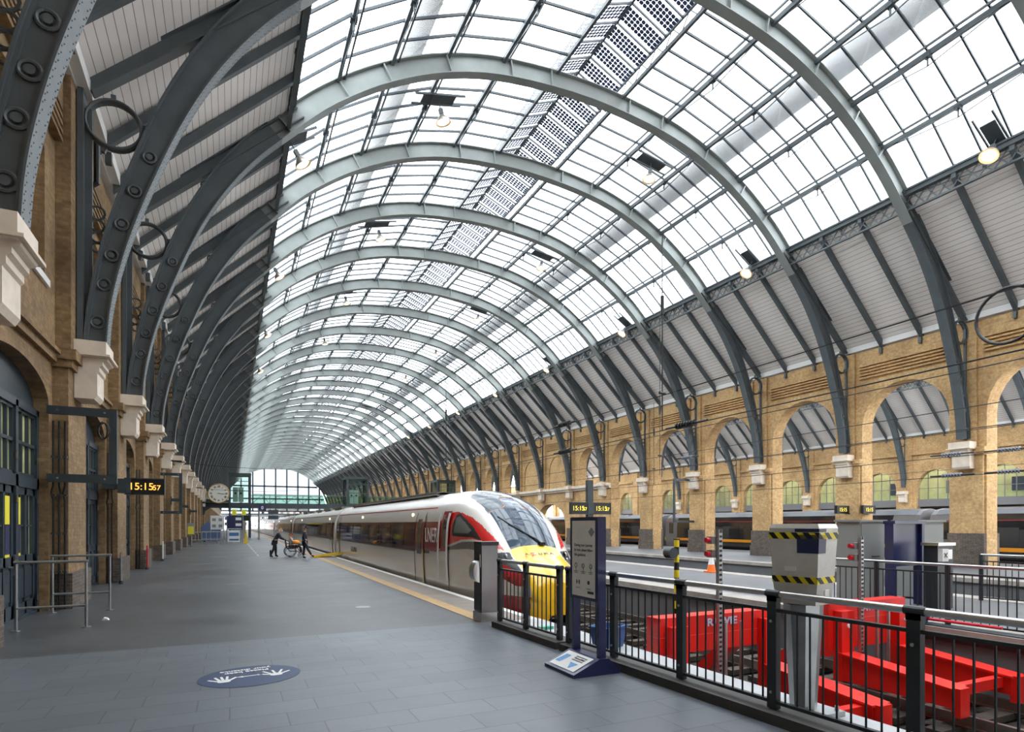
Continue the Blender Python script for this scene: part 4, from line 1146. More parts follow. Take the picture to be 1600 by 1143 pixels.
def wr(mb): 
    mb.v = [(x * .9, y * .9, z) for x, y, z in mb.v]
    mb.v = [(4.92 + x * cos(an) - y * sin(an), 3.86 + x * sin(an) + y * cos(an), z) for x, y, z in mb.v]; return mb
def tapered(mb, x0, x1, ya, yb, z0, z1, k0=1., k1=1., d=0):
    P = lambda z, k: [((x0 - d) * k, (ya - d) * k, z), ((x1 + d) * k, (ya - d) * k, z), ((x1 + d) * k, (yb + d) * k, z), ((x0 - d) * k, (yb + d) * k, z)]
    A, B = P(z0, k0), P(z1, k1)
    for k in range(4): l = (k + 1) % 4; mb.quad(A[k], A[l], B[l], B[k])
    mb.quad(*A); mb.quad(*B)
kz = lambda z: .84 + .16 * (z - 1.06) / .74
m = MB(); tapered(m, -.22, .22, -.26, .26, 1.24, 1.76, kz(1.24), kz(1.76)); tapered(m, -.22, .22, -.26, .26, 1.76, 1.80, kz(1.76), .93); wr(m)
bx_ = m.build('wrapping', PLASTIC, t)
m = MB(); zs_ = [(1.24, kz(1.24)), (1.18, kz(1.18) * .98), (1.10, .80), (1.05, .78)]
for (a, ka), (b, kb) in zip(zs_, zs_[1:]): tapered(m, -.22, .22, -.26, .26, b, a, kb, ka)
wr(m); m.build('loose_film_skirt', PLASTIC, t)
for z0, z1 in ((1.66, 1.72), (1.25, 1.31)):
    m = MB(); tapered(m, -.22, .22, -.26, .26, z0, z1, kz(z0), kz(z1), .006); wr(m); m.build('hazard_tape', HAZ, t)
m = MB(); tapered(m, -.223, -.06, -.263, -.04, 1.53, 1.70, kz(1.53), kz(1.70), .003); tapered(m, -.223, -.07, -.263, -.02, 1.725, 1.755, kz(1.72), kz(1.755), .003); wr(m); m.build('navy_label', NAVY, t)
m = MB(); m.box(-.206, -.20, -.02, .10, 1.36, 1.40); wr(m); m.build('paper_label', PAPER, t)
m = MB(); m.box(-.02, .07, -.232, -.212, 1.12, 1.19); wr(m); m.build('paper_label', PAPER, t)

# ================================================================ BUFFER STOPS
def buffer_stop(x0, x1, y, label, word):
    t = thing('buffer_stop', ((x0 + x1) / 2, y, -1.0), label, 'buffer stop')
    m = MB(); m.box(x0, x1, y, y + .28, -.12 if x0 < 7 else -.38, .42); m.box(x0 + .02, x1 - .02, y - .012, y, .36, .42); m.build('impact_beam', RED, t)
    m = MB()
    for z in (.15, .16): pass
    m.box(x0, x1, y - .004, y + .28, .13, .137); 
    for k in range(1, 5): xx = x0 + (x1 - x0) * k / 5; m.box(xx - .003, xx + .003, y - .004, y, -.1, .42)
    m.build('plate_joint', mat('pale_red_edge', (.9, .10, .07), .4), t)
    for sx in (x0 + .28, x1 - .28):
        m = MB(); m.box(sx - .16, sx + .16, y - .16, y, -.9, .30); m.prism([(y, -.42), (y - 1.85, -.60), (y - 1.85, -.88), (y, -.88)], sx - .14, sx + .14, 'yz'); m.build('side_frame', RED, t)
        m = MB(); m.prism([(y - .1, -.40), (y - 1.88, -.58), (y - 1.88, -.61), (y - .1, -.43)], sx - .19, sx + .19, 'yz'); m.build('top_flange', mat('sunlit_red_paint', (.82, .06, .045), .45) if False else RED, t)
        m = MB(); m.box(sx - .12, sx + .12, y - 1.95, y - 1.83, -1.0, -.58); m.build('foot', RED, t)
        m = MB(); m.disc((sx, y - .175, .05), .035, 'xz', 14, .02); m.build('white_bolt', PAPER, t)
    m = MB(); m.box(x0 + .3, x1 - .3, y - 1.75, y - 1.62, -.78, -.62); m.build('cross_tie', RED, t)
    m = MB(); m.prism([(y + .28, .2), (y + 1.5, -.9), (y + 1.2, -.9), (y + .28, -.1)], x0 + .3, x0 + .5, 'yz'); m.build('back_brace', RED, t)
    m = MB(); m.prism([(y + .28, .2), (y + 1.5, -.9), (y + 1.2, -.9), (y + .28, -.1)], x1 - .5, x1 - .3, 'yz'); m.build('back_brace', RED, t)
    text(word, 'lettering', mat('pale_blue_lettering', (.50, .62, .85), .5), t, ((x0 + x1) / 2, y - .018, .30), .16, (pi / 2, 0, 0), .003, bold=.005, xs=1.25)
    for dx in (-.2, .12):
        m = MB(); x = (x0 + x1) / 2 + dx; m.box(x - .02, x + .02, y - .30, y - .26, -.95, .34); m.build('hanger_strut', GALV, t)
    return t
buffer_stop(5.62, 8.05, 6.8, 'red buffer stop on the train track, nearest behind the railing', 'RAWIE')
buffer_stop(9.30, 11.45, 6.8, 'red buffer stop on the empty track, right of the steel pedestal', 'RAWIE')
bucket(11.95, 7.0, ZI + .03, .30, .16, BLUE, 'blue plastic tub on the platform edge beyond the right red buffer stop')
# signal posts (perforated steel) with lamps
def signal_post(x, y, zb, zt, lab, lamps=True):
    t = thing('signal_post', (x, y, zb), lab, 'signal post')
    m = MB(); m.box(x - .034, x - .026, y - .03, y + .03, zb, zt); m.box(x + .026, x + .034, y - .03, y + .03, zb, zt); m.box(x - .034, x + .034, y + .022, y + .03, zb, zt)
    m.build('channel', GALV, t)
    m = MB(); z = zb + .1
    while z < zt: m.cbox(x - .0, y - .027, z, .052, .006, .035); z += .07
    m.build('rungs', GALV, t).__setitem__('kind', 'stuff')
    if lamps:
        for z in (zt - .16, zt - .36):
            m = MB(); m.box(x - .10, x + .10, y + .04, y + .15, z - .055, z + .055); l = m.build('lamp_housing', ANNEX, t)
            m = MB(); m.cyl((x - .12, y + .09, z), (x - .10, y + .09, z), .034, 14); m.build('red_lens', REDD, l)
            m = MB(); m.tube([(x - .17, y + .09, z), (x - .115, y + .09, z)], .038, 14); m.build('lens_hood', REDD, l)
signal_post(6.47, 6.48, -1.25, 1.72, 'perforated steel signal post with two red lamps left of the wrapped box')
signal_post(9.80, 6.56, -1.25, 1.58, 'perforated steel signal post with two red lamps right of the wrapped box')
# yellow/black striped post
t = thing('striped_post', (9.45, 10.8, -1.0), 'yellow and black banded post with a round lamp between the tracks', 'post')
m = MB(); m.cyl((9.45, 10.8, -1.25), (9.45, 10.8, 1.42), .06, 14); m.build('pole', HAZP, t, smooth=True)
m = MB(); m.cyl((9.30, 10.72, 1.12), (9.30, 10.95, 1.12), .13, 16); m.build('lamp', IRON2, t)
m = MB(); m.box(9.4, 9.5, 10.74, 10.86, 1.42, 1.45); m.build('cap', BLACK, t)
# traffic cone
t = thing('traffic_cone', (17.45, 17.9, ZI), 'orange and white traffic cone near the far edge of the island platform', 'cone')
m = MB(); m.cbox(17.45, 17.9, ZI + .03, .42, .42, .05); m.build('base', ORANGE, t)
m = MB(); m.lathe([(.17, .05), (.13, .32)], (17.45, 17.9, ZI), 18); m.lathe([(.075, .62), (.03, .88), (0, .88)], (17.45, 17.9, ZI), 18); m.build('cone_body', ORANGE, t, smooth=True)
m = MB(); m.lathe([(.13, .32), (.075, .62)], (17.45, 17.9, ZI), 18); m.build('white_sleeve', PAPER, t, smooth=True)

# ---------------------------------------------------------------- island platform end: railings, totem, cabinets, help point
def rail2(x0, y0, x1, y1, n, label):
    L = sqrt((x1 - x0) ** 2 + (y1 - y0) ** 2); ux, uy = (x1 - x0) / L, (y1 - y0) / L
    t = thing('railing', ((x0 + x1) / 2, (y0 + y1) / 2, ZI), label, 'railing')
    for k in range(n + 1):
        x, y = x0 + ux * L * k / n, y0 + uy * L * k / n
        m = MB(); m.bar((x, y, ZI), (x, y, ZI + 1.14), .12, .06, up=(ux, uy, 0)) if False else m.cyl((x, y, ZI), (x, y, ZI + 1.16), .05, 8); m.build('post', RAILP, t)
        if k == n: break
        xb, yb = x + ux * L / n, y + uy * L / n
        m = MB(); m.cyl((x, y, ZI + 1.16), (xb, yb, ZI + 1.16), .03, 12); m.build('handrail', STEEL, t, smooth=True)
        for nm, z in (('top_bar', 1.0), ('bottom_bar', .08)): m = MB(); m.bar((x, y, ZI + z), (xb, yb, ZI + z), .04, .03); m.build(nm, RAILP, t)
        q = int(L / n / .125)
        for j in range(1, q):
            m = MB(); xx, yy = x + (xb - x) * j / q, y + (yb - y) * j / q; m.cyl((xx, yy, ZI + .08), (xx, yy, ZI + 1.0), .011, 6); m.build('baluster', RAILP, t, smooth=True)
    return t
rail2(12.35, 9.3, 12.5, 2.5, 5, 'black railing along the island platform end, behind the right buffer stop')
m = MB(); m.box(12.05, 12.4, 2, 9.4, ZI - .25, ZI + .03); struct(m, 'trim_30', IRON2)
rail2(17.3, 8.4, 17.5, 6.9, 1, 'short black railing at the far right, on the far side of the island platform')
rd = MB(); rd.cyl((12.1, 8.2, ZI + .12), (12.2, 5.6, ZI + .12), .028, 8); tag(rd.build('red_pole', REDD), 'red pole lying along the base of the island platform railing', 'pole')
t = thing('information_totem', (14.47, 8.6, ZI), 'empty navy blue totem frame behind the island platform railing', 'sign')
for x in (13.92, 15.02):
    m = MB(); m.box(x - .05, x + .05, 8.5, 8.7, ZI + .01, ZI + 2.0); m.build('upright', NAVY, t)
m = MB(); m.box(13.97, 14.97, 8.58, 8.65, ZI + .95, ZI + 1.95); m.build('panel', NAVY, t)
m = MB(); m.box(13.86, 15.08, 8.46, 8.74, ZI + 1.95, ZI + 2.02); m.build('top_cap', NAVY, t)
t = thing('help_point', (14.8, 8.0, ZI), 'dark pillar with white help panel behind the railing, right of the empty navy totem', 'help point')
m = MB(); m.box(14.5, 15.1, 7.9, 8.2, ZI, ZI + 1.45); m.build('casing', RAILP, t)
m = MB(); m.box(14.46, 15.14, 7.86, 8.24, ZI + 1.45, ZI + 1.52); m.build('cap', STEEL, t)
m = MB(); m.box(14.51, 14.74, 7.80, 7.9, ZI + 1.10, ZI + 1.38); wp = m.build('white_panel', PAPER, t)
m = MB(); m.bar((14.57, 7.795, ZI + 1.19), (14.68, 7.795, ZI + 1.29), .012, .012); m.bar((14.68, 7.795, ZI + 1.19), (14.57, 7.795, ZI + 1.29), .012, .012); m.build('cross_mark', BLACK, wp)
m = MB(); m.box(14.80, 15.04, 7.88, 7.9, ZI + 1.14, ZI + 1.36); m.build('screen', STEEL, t)
for x0, w_, lab in ((13.7, .95, 'grey metal cabinet left of the empty navy totem'), (16.0, 1.15, 'grey metal cabinet right of the empty navy totem')):
    t = thing('metal_cabinet', (x0 + w_ / 2, 9.5, ZI), lab, 'cabinet'); ox_ = 0; yb_ = 9.2
    m = MB(); m.box(x0 + ox_, x0 + ox_ + w_, yb_, yb_ + .6, ZI + .05, ZI + 2.0); m.build('body', ANNEX, t)
    m = MB(); m.box(x0 + ox_ + .04, x0 + ox_ + w_ - .04, yb_ - .02, yb_, ZI + .12, ZI + 1.94); d_ = m.build('door', ANNEX, t)
    m = MB(); m.box(x0 + ox_ + w_ * .45, x0 + ox_ + w_ * .75, yb_ - .04, yb_ - .02, ZI + 1.14, ZI + 1.17); m.build('handle', BLACK, d_)
    m = MB(); m.box(x0 + ox_ - .04, x0 + ox_ + w_ + .04, yb_ - .05, yb_ + .65, ZI + 2.0, ZI + 2.05); m.build('top', ANNEX, t)
# twin time display on its pole at the island platform
def led_box(t, cx, cy, cz, w, h, d, txt, small, m_, facing=-1, sz=.3, name='display_case'):
    m = MB(); m.box(cx - w / 2, cx + w / 2, cy - d / 2, cy + d / 2, cz - h / 2, cz + h / 2); c = m.build(name, BLACK, t)
    m = MB(); m.box(cx - w / 2 - .02, cx + w / 2 + .02, cy - d / 2 - .03, cy + d / 2, cz + h / 2, cz + h / 2 + .03); m.box(cx - w / 2 - .02, cx + w / 2 + .02, cy - d / 2 - .02, cy + d / 2, cz - h / 2 - .02, cz - h / 2); m.box(cx + w / 2, cx + w / 2 + .02, cy - d / 2 - .02, cy + d / 2, cz - h / 2, cz + h / 2); m.build('rim', IRON2, c)
    text(txt, 'digits', m_, c, (cx - .09 * w * (1 if small else 0), cy - d / 2 - .008, cz - .005), sz, (pi / 2, 0, 0), .002, bold=.001)
    if small: text(small, 'digits', m_, c, (cx + w * .31, cy - d / 2 - .008, cz - sz * .11), sz * .72, (pi / 2, 0, 0), .002, bold=.001)
PXX, PYY = 14.0, 21.5
t = thing('time_display', (PXX, PYY, ZI), 'twin black displays reading 15:15 on one dark pole beyond the yellow train nose', 'time display')
m = MB(); m.box(PXX - .13, PXX + .13, PYY - .1, PYY + .1, ZI, 3.68); m.build('pole', IRON2, t)
led_box(t, PXX - .58, PYY - .05, 2.46, .82, .46, .2, '15:15', '57', LEDG, sz=.27)
led_box(t, PXX + .58, PYY - .05, 2.46, .82, .46, .2, '15:15', '57', LEDG, sz=.27)
m = MB(); m.box(PXX - .3, PXX + .3, PYY - .14, PYY + .06, 2.24, 2.70); m.build('arm', IRON2, t)
# small displays on the right pier
for k, (x, y, lab) in enumerate(((XR - .9, YR(2) - .2, 'left one of the two small time displays at the right pier'), (XR + .2, YR(2) - 1.0, 'right one of the two small time displays, just right of the pier'))):
    t = thing('time_display', (x, y, 2.2), lab, 'time display')
    led_box(t, x, y, 2.6, 1.0, .42, .18, '15:15', None, LEDG, sz=.30)
    m = MB(); m.box(*((x + .3, XR - .165, y, y + .06) if k == 0 else (x - .03, x + .03, y, YR(2) - .73)), 2.35, 2.42); m.build('stem', IRON2, t)

# ================================================================ LEFT WALL FITTINGS
def bracket_frame(y, x0, x1, z0, z1, lab, th=.17, loop=True, grp=None):
    t = thing('bracket_frame', (x0, y, z0), lab, 'bracket frame', grp)
    for z in (z0, z1): m = MB(); m.box(min(x0, x1), max(x0, x1), y - .05, y + .05, z, z + th); b_ = m.build('beam', IRON2, t)
    for z in (z0, z1):
        m = MB()
        for x in (x0 + (x1 - x0) * .15, x0 + (x1 - x0) * .82): m.cyl((x, y - .06, z + th / 2), (x, y - .05, z + th / 2), .02, 8)
        m.build('bolts', STEEL, b_).__setitem__('kind', 'stuff')
    m = MB(); xm = x1 - .07 * (1 if x1 > x0 else -1); m.box(xm - .07, xm + .07, y - .06, y + .06, z0 + th, z1); m.build('upright', IRON2, t)
    if loop:
        m = MB(); m.tube([(xm - .08 - .16 * (1 + cos(a * .52)) / 2 - .02, y - .06, z1 - .3 + .19 * sin(a * .52)) for a in range(13)], .014, 6); m.tube([(xm - .05 - .20 * (1 + cos(a * .5)) / 2, y - .09, z1 - .30 + .16 * sin(a * .5)) for a in range(14)], .014, 6); m.build('cable_coil', BLACK, t)
bracket_frame(15.02, WX + .0, XL + .93, 2.66, 4.06, 'dark square wall bracket frame with a coiled cable, nearest on the left wall')
bracket_frame(33.85, XL + .002, XL + .95, 2.3, 4.2, 'dark square wall bracket frame well beyond the left time display', .14, False)
bracket_frame(YR(4) + .2, XR - .2, XR - 2.2, 1.9, 5.05, 'dark square bracket frame on the right pier beside the twin time displays', .16, False)
def wall_pipes(y, n, lab, x=XL + .02, zt=5.0, grp=None, x0=None):
    t = thing('wall_pipes', (x, y, 0), lab, 'pipes', grp)
    for k in range(n):
        xx = WX + .06 + .10 * k
        m = MB(); m.tube([(xx, y - .06, .02), (xx, y - .06, 2.3), (xx + (.03 if k % 2 else -.03), y - .06, 2.45), (xx, y - .06, 2.6), (xx, y - .06, 3.95)], .022, 8); p = m.build('pipe', BLACK, t)
        m = MB()
        for z in (.8, 1.6, 2.4, 3.2): m.cbox(xx, y - .05, z, .07, .09, .04)
        m.build('clip', IRON2, p).__setitem__('kind', 'stuff')
wall_pipes(15.28, 3, 'three black conduits on the side of the first left pier, behind the bracket frame')
wall_pipes(21.4, 2, 'two black conduits on the side of the second left pier')
wall_pipes(27.5, 2, 'two black conduits on the side of the third left pier')
# downpipe
m = MB(); m.tube([(XL + .14, YR(1) + 1.3, 11.2), (XL + .14, YR(1) + 1.3, 10.2), (WX + .08, YR(1) + 1.3, 9.9), (WX + .08, YR(1) + 1.3, 5.7)], .07, 8); tag(m.build('downpipe', BLACK), 'black downpipe high on the left wall beyond the second roof rib', 'downpipe')
# time display on the left wall
t = thing('time_display', (XL, 20.6, 2.8), 'black display reading 15:15 57 on a bracket from the left wall', 'time display')
m = MB(); m.box(-3.34, -2.76, 20.5, 20.72, 2.82, 3.06); m.box(-3.34, -3.16, 20.6, 21.50, 2.86, 3.02); m.box(-2.95, -2.62, 20.42, 20.78, 2.70, 3.12); m.build('bracket_arm', IRON2, t)
led_box(t, -2.27, 20.55, 2.90, .98, .44, .22, '15:15', '57', AMBER, sz=.29)
# low steel rails by the doors
def low_rail(y, lab):
    t = thing('barrier_rail', (-2.75, y, 0), lab, 'barrier rail')
    for x in (-3.23, -2.26):
        m = MB(); m.cyl((x, y, 0), (x, y, 1.13), .022, 10); p = m.build('post', GALV, t, smooth=True)
        m = MB(); m.disc((x, y, .006), .07, 'xy', 12, .012); m.build('foot_plate', GALV, p)
    m = MB(); m.cyl((-3.26, y, 1.15), (-2.23, y, 1.15), .026, 10); m.build('top_rail', GALV, t, smooth=True)
    m = MB(); m.cyl((-3.23, y, .38), (-2.26, y, .38), .022, 10); m.build('lower_rail', GALV, t, smooth=True)
low_rail(12.5, 'low steel barrier rail at the dark doors, nearest the left edge'); low_rail(14.75, 'low steel barrier rail just beyond the nearest one, before the first pier')
m = MB(); m.prism([(-2.16, 0), (-2.04, 0), (-2.07, .035), (-2.12, .05)], 13.2, 13.3, 'xz'); tag(m.build('crumpled_paper', PAPER), 'small white scrap of paper on the floor beside the barrier rail', 'litter')
for y in (13.35, 13.95):
    m = MB(); m.box(WX - .198, WX - .193, y - .12, y + .12, 1.25, 1.78); m.box(WX - .193, WX - .190, y - .05, y + .05, 1.3, 1.34)
    tag(m.build('door_poster', NAVY), 'narrow navy notice on the %s glass of the nearest dark door' % ('left' if y < 13.6 else 'right'), 'notice')
    m = MB(); m.box(WX - .198, WX - .193, y - .12, y + .12, 1.20, 1.25); m.box(WX - .198, WX - .193, y - .12, y + .12, 1.79, 2.3); tag(m.build('door_poster', YELLC), 'narrow yellow strip notice on the %s glass of the nearest dark door' % ('left' if y < 13.6 else 'right'), 'notice')
t = thing('wall_notice', (XL + .1, 52.5, 1.2), 'yellow notice on a small stand at a left pier, before the far barrier rails', 'notice')
m = MB(); m.box(-2.95, -2.55, 52.4, 52.45, 1.0, 1.6); m.build('yellow_card', YELLC, t)
m = MB(); m.box(-3.0, -2.50, 52.46, 52.50, .96, 1.85); m.build('board', ANNEX, t); m = MB(); m.cyl((-2.75, 52.48, 0), (-2.75, 52.48, .96), .03, 6); m.build('stand', IRON2, t)
for k, y in enumerate((21.0, 27.2, 33.2)):
    t = thing('hose_bracket', (XL + .2, y, 0), ['slim grey post at the foot of the second left pier', 'slim red post at the foot of the third left pier', 'slim white post at the foot of the fourth left pier'][k], 'bollard')
    m = MB(); m.cyl((XL + .16, y, 0), (XL + .16, y, .95), .03, 8); m.build('post', [GALV, REDD, PAPER][k], t)
    m = MB(); m.cyl((XL + .16, y, 0), (XL + .16, y, .1), .06, 8); m.build('base', IRON2, t)
# small hanging sign brackets
for k, (y, z) in enumerate(((39.5, 3.1), (46.0, 2.9), (58., 2.8))):
    m = MB(); m.box(XL, XL + .55, y - .05, y + .05, z, z + .18); m.box(XL, XL + .06, y - .08, y + .08, z - .2, z + .3); tag(m.build('wall_bracket', IRON2), 'small dark bracket sticking out of a far left pier', 'bracket', 'small brackets on the far left piers')

# ================================================================ FLOOR MARKINGS
t = thing('floor_sticker', (.22, 7.62, .002), 'oval blue floor sticker with white hands and arrow reading please keep your distance', 'floor sticker')
rz = radians(8)
def st(u, v): return (.22 + u * cos(rz) - v * sin(rz), 7.64 + u * sin(rz) + v * cos(rz))
m = MB(); m.prism([st(.56 * cos(2 * pi * k / 40), .50 * sin(2 * pi * k / 40)) for k in range(40)], .001, .004, 'xy'); m.build('sticker', DECAL, t)
def hand(mb, u, v, spread, sc=1.):
    ps = [(-.05, -.10), (.05, -.10), (.055, -.02)]
    mb.prism([st(u + a * sc, v + b * sc) for a, b in ((-.055, -.03), (-.055, -.10), (-.03, -.12), (.03, -.12), (.055, -.10), (.055, -.03))], .004, .0055, 'xy')
    for k, an in enumerate((-38, -10, 0, 10, 38) if not spread else (-52, -22, 0, 22, 52)):
        a = radians(an); bx, by = sin(a) * .02 + (k - 2) * .024, -.05; L = .15 if k in (1, 2, 3) else .11
        if k in (0, 4): by = -.06; bx *= .85
        dx, dy = sin(a), cos(a); w = .0125
        mb.prism([st(u + (bx - dy * w) * sc, v + (by + dx * w) * sc), st(u + (bx + dy * w) * sc, v + (by - dx * w) * sc), st(u + (bx + dx * L + dy * w * .8) * sc, v + (by + dy * L - dx * w * .8) * sc), st(u + (bx + dx * L - dy * w * .8) * sc, v + (by + dy * L + dx * w * .8) * sc)], .004, .0055, 'xy')
m = MB(); hand(m, -.30, -.02, False, 1.25); m.build('hand_symbol', PAPER, t)
m = MB(); hand(m, .27, .0, True, 1.25); m.build('hand_symbol', PAPER, t)
m = MB(); m.prism([st(a, b) for a, b in ((-.15, -.01), (-.08, .02), (-.08, -.0), (.08, -.0), (.08, .02), (.15, -.01), (.08, -.04), (.08, -.02), (-.08, -.02), (-.08, -.04))], .004, .0055, 'xy'); m.build('arrow', PAPER, t)
x_, y_ = st(0, .23); text('Please keep', 'lettering', PAPER, t, (x_, y_, .005), .105, (0, 0, rz + pi), .0006, bold=.002)
x_, y_ = st(0, .33); text('your distance', 'lettering', PAPER, t, (x_, y_, .005), .105, (0, 0, rz + pi), .0006, bold=.002)
for k, (x, y, a, b) in enumerate(((2.6, 12.9, .22, .05), (3.6, 20.5, .35, .05), (4.75, 18.5, .3, .04), (.2, 19.5, .3, .05), (-1.2, 30, .5, .05), (-.6, 36, .4, .05))):
    m = MB(); m.box(x - a, x + a, y - b, y + b, .001, .004) if k else m.prism([(x + .16 * cos(q * pi / 10), y + .16 * sin(q * pi / 10)) for q in range(20)], .001, .004, 'xy')
    tag(m.build('floor_patch', mat('worn_pale_mark', (.30, .31, .32), .5)), 'round pale worn sticker on the dark floor left of the tactile strip' if k == 0 else 'short pale worn mark on the dark left platform floor', 'floor mark', None if k == 0 else 'pale marks on the platform floor')
m = MB()
for k in range(30): m.box(1.4, 1.5, 36 + k * 3.0, 37.6 + k * 3.0, .001, .004)
tag(m.build('floor_line', mat('worn_white_line', (.40, .41, .42), .5)), 'worn white dashed line on the left platform floor beyond the three people', 'floor line')['kind'] = 'stuff'

# ================================================================ PEOPLE
def skin_obj(name, V, E, R, m, parent, sub=2):
    me = bpy.data.meshes.new(name); px, py, pz = WLOC[parent.name]
    me.from_pydata([(x - px, y - py, z - pz) for x, y, z in V], E, [])
    o = bpy.data.objects.new(name, me); COL.objects.link(o); o.parent = parent
    md = o.modifiers.new('skin', 'SKIN'); md.use_smooth_shade = True
    sv = me.skin_vertices[0].data if me.skin_vertices else None
    if sv is None:
        bm = bmesh.new(); bm.from_mesh(me); bm.verts.layers.skin.verify(); bm.to_mesh(me); bm.free(); sv = me.skin_vertices[0].data
    for k, r_ in enumerate(R): sv[k].radius = (r_, r_) if isinstance(r_, (int, float)) else r_; sv[k].use_root = (k == 0)
    s2 = o.modifiers.new('sub', 'SUBSURF'); s2.levels = sub; s2.render_levels = sub
    me.materials.append(m); WLOC[o.name] = (px, py, pz)
    return o
def hand_chain(V, E, R, i, wrist, d, side, curl=(0, 0, -1), k=1.0):
    """palm and five fingers from vertex i at the wrist; d = forearm direction, side = across the palm"""
    L = sqrt(sum(c * c for c in d)); d = [c / L for c in d]
    V.append(tuple(wrist[j] + d[j] * .05 for j in range(3))); R.append(.026); E.append((i, len(V) - 1)); p = len(V) - 1
    for f in range(4):
        o_ = (f - 1.5) * .018; a = tuple(wrist[j] + d[j] * .09 + side[j] * o_ for j in range(3)); Lf = (.06, .07, .066, .05)[f]
        V.append(a); R.append(.0095); E.append((p, len(V) - 1))
        b = tuple(a[j] + d[j] * Lf * .5 + curl[j] * Lf * .15 for j in range(3)); V.append(b); R.append(.0085); E.append((len(V) - 2, len(V) - 1))
        c = tuple(b[j] + d[j] * Lf * .25 + curl[j] * Lf * .5 for j in range(3)); V.append(c); R.append(.0075); E.append((len(V) - 2, len(V) - 1))
    a = tuple(wrist[j] + d[j] * .035 - side[j] * .035 for j in range(3)); V.append(a); R.append(.011); E.append((i, len(V) - 1))
    b = tuple(a[j] + d[j] * .04 - side[j] * .012 + curl[j] * .02 for j in range(3)); V.append(b); R.append(.009); E.append((len(V) - 2, len(V) - 1))
def person(base, lab, J, hair, top, bottom, shoe, hairlong=False, mask=False, belt=None, coat=None, shoes_h=.0):
    """J: joint positions relative to base, facing +x"""
    bx, by, bz = base
    t = thing('person', base, lab, 'person')
    A = lambda n: tuple((bx, by, bz)[k] + J[n][k] for k in range(3))
    V, E, R = [], [], []
    def add(n, r_, link=None):
        V.append(A(n)); R.append(r_); i = len(V) - 1
        if link is not None: E.append((link, i))
        return i
    def mid(p, q, r_, link, t_=.5):
        a, b = A(p), A(q); V.append(tuple(a[k] + (b[k] - a[k]) * t_ for k in range(3))); R.append(r_); E.append((link, len(V) - 1)); return len(V) - 1
    pel = add('pelvis', (.13, .10)); ch = mid('pelvis', 'chest', (.12, .095), pel); che = add('chest', (.135, .10), ch); nk = add('neck', .05, che)
    hd = add('head', (.072, .085), nk); add('crown', (.055, .062), hd)
    for s in 'lr':
        sh = add('sh' + s, .052, che); el = add('el' + s, .038, sh); wrr = add('wr' + s, .025, el)
        d = [A('wr' + s)[k] - A('el' + s)[k] for k in range(3)]; hand_chain(V, E, R, wrr, A('wr' + s), d, (0, 1 if s == 'l' else -1, 0))
        hp = add('hip' + s, .085, pel); kn = add('kn' + s, .056, hp); cf = mid('kn' + s, 'an' + s, .054, kn, .3); an_ = add('an' + s, .036, cf); add('to' + s, .03, an_)
    skin_obj('body', V, E, R, SKIN, t)
    # face: nose, ears, eyes
    hx, hy, hz = A('head')
    f = MB(); f.prism([(hx + .080, hz + .02), (hx + .108, hz - .015), (hx + .080, hz - .02)], hy - .012, hy + .012, 'xz')
    for s in (-1, 1): f.disc((hx - .005, hy + s * .078, hz + .0), .024, 'xz', 8, .02)
    f.build('face_features', SKIN, t)
    f = MB()
    for s in (-1, 1): f.disc((hx + .078, hy + s * .03, hz + .022), .009, 'yz', 8, .01)
    f.box(hx + .076, hx + .083, hy - .022, hy + .022, hz - .046, hz - .040); f.build('eyes_and_mouth', BROWN, t)
    if mask: f = MB(); f.prism([(hx + .05, hz - .085), (hx + .10, hz - .06), (hx + .112, hz - .02), (hx + .088, hz + .0), (hx + .03, hz - .01)], hy - .06, hy + .06, 'xz'); f.build('face_mask', PAPER, t)
    # hair
    HV = [(hx - .02, hy, hz + .045), (hx - .035, hy, hz + .0), (hx + .03, hy, hz + .075), (hx - .05, hy, hz - (.10 if hairlong else .04))]
    skin_obj('hair', HV, [(0, 1), (0, 2), (1, 3)], [.088, .085, .06, .055], hair, t)
    # trousers
    V, E, R = [A('pelvis')], [], [(.14, .11)]
    for s in 'lr':
        V += [A('hip' + s), A('kn' + s), tuple(A('kn' + s)[k] * .65 + A('an' + s)[k] * .35 for k in range(3)), tuple(A('kn' + s)[k] * .08 + A('an' + s)[k] * .92 for k in range(3))]; n = len(V)
        E += [(0, n - 4), (n - 4, n - 3), (n - 3, n - 2), (n - 2, n - 1)]; R += [.098, .070, .068, .052]
    skin_obj('trousers', V, E, R, bottom, t)
    for s in 'lr':
        a, b = A('an' + s), A('to' + s); hl = tuple(a[k] - (b[k] - a[k]) * .25 for k in range(3))
        m_ = [(hl[0], hl[1], min(hl[2], a[2] - .02)), (a[0], a[1], a[2] - .02), b, (a[0], a[1], a[2] + .04 + shoes_h)]
        skin_obj('shoe', m_, [(0, 1), (1, 2), (1, 3)], [.038, .046, .036, .05], shoe, t, 1)
    # top
    V = [A('chest'), tuple((A('chest')[k] + A('pelvis')[k]) / 2 for k in range(3)), A('pelvis'), tuple(A('chest')[k] * .45 + A('neck')[k] * .55 for k in range(3))]; E = [(0, 1), (1, 2), (0, 3)]; R = [(.158, .12), (.145, .118), (.155, .125), .075]
    if coat:
        V.append(tuple(A('pelvis')[k] + coat[k] for k in range(3))); E.append((2, len(V) - 1)); R.append((.20, .17))
    for s in 'lr':
        V += [A('sh' + s), A('el' + s), tuple(A('el' + s)[k] * .1 + A('wr' + s)[k] * .9 for k in range(3))]; n = len(V); E += [(0, n - 3), (n - 3, n - 2), (n - 2, n - 1)]; R += [.070, .054, .042]
    skin_obj('coat' if coat else 'jacket', V, E, R, top, t)
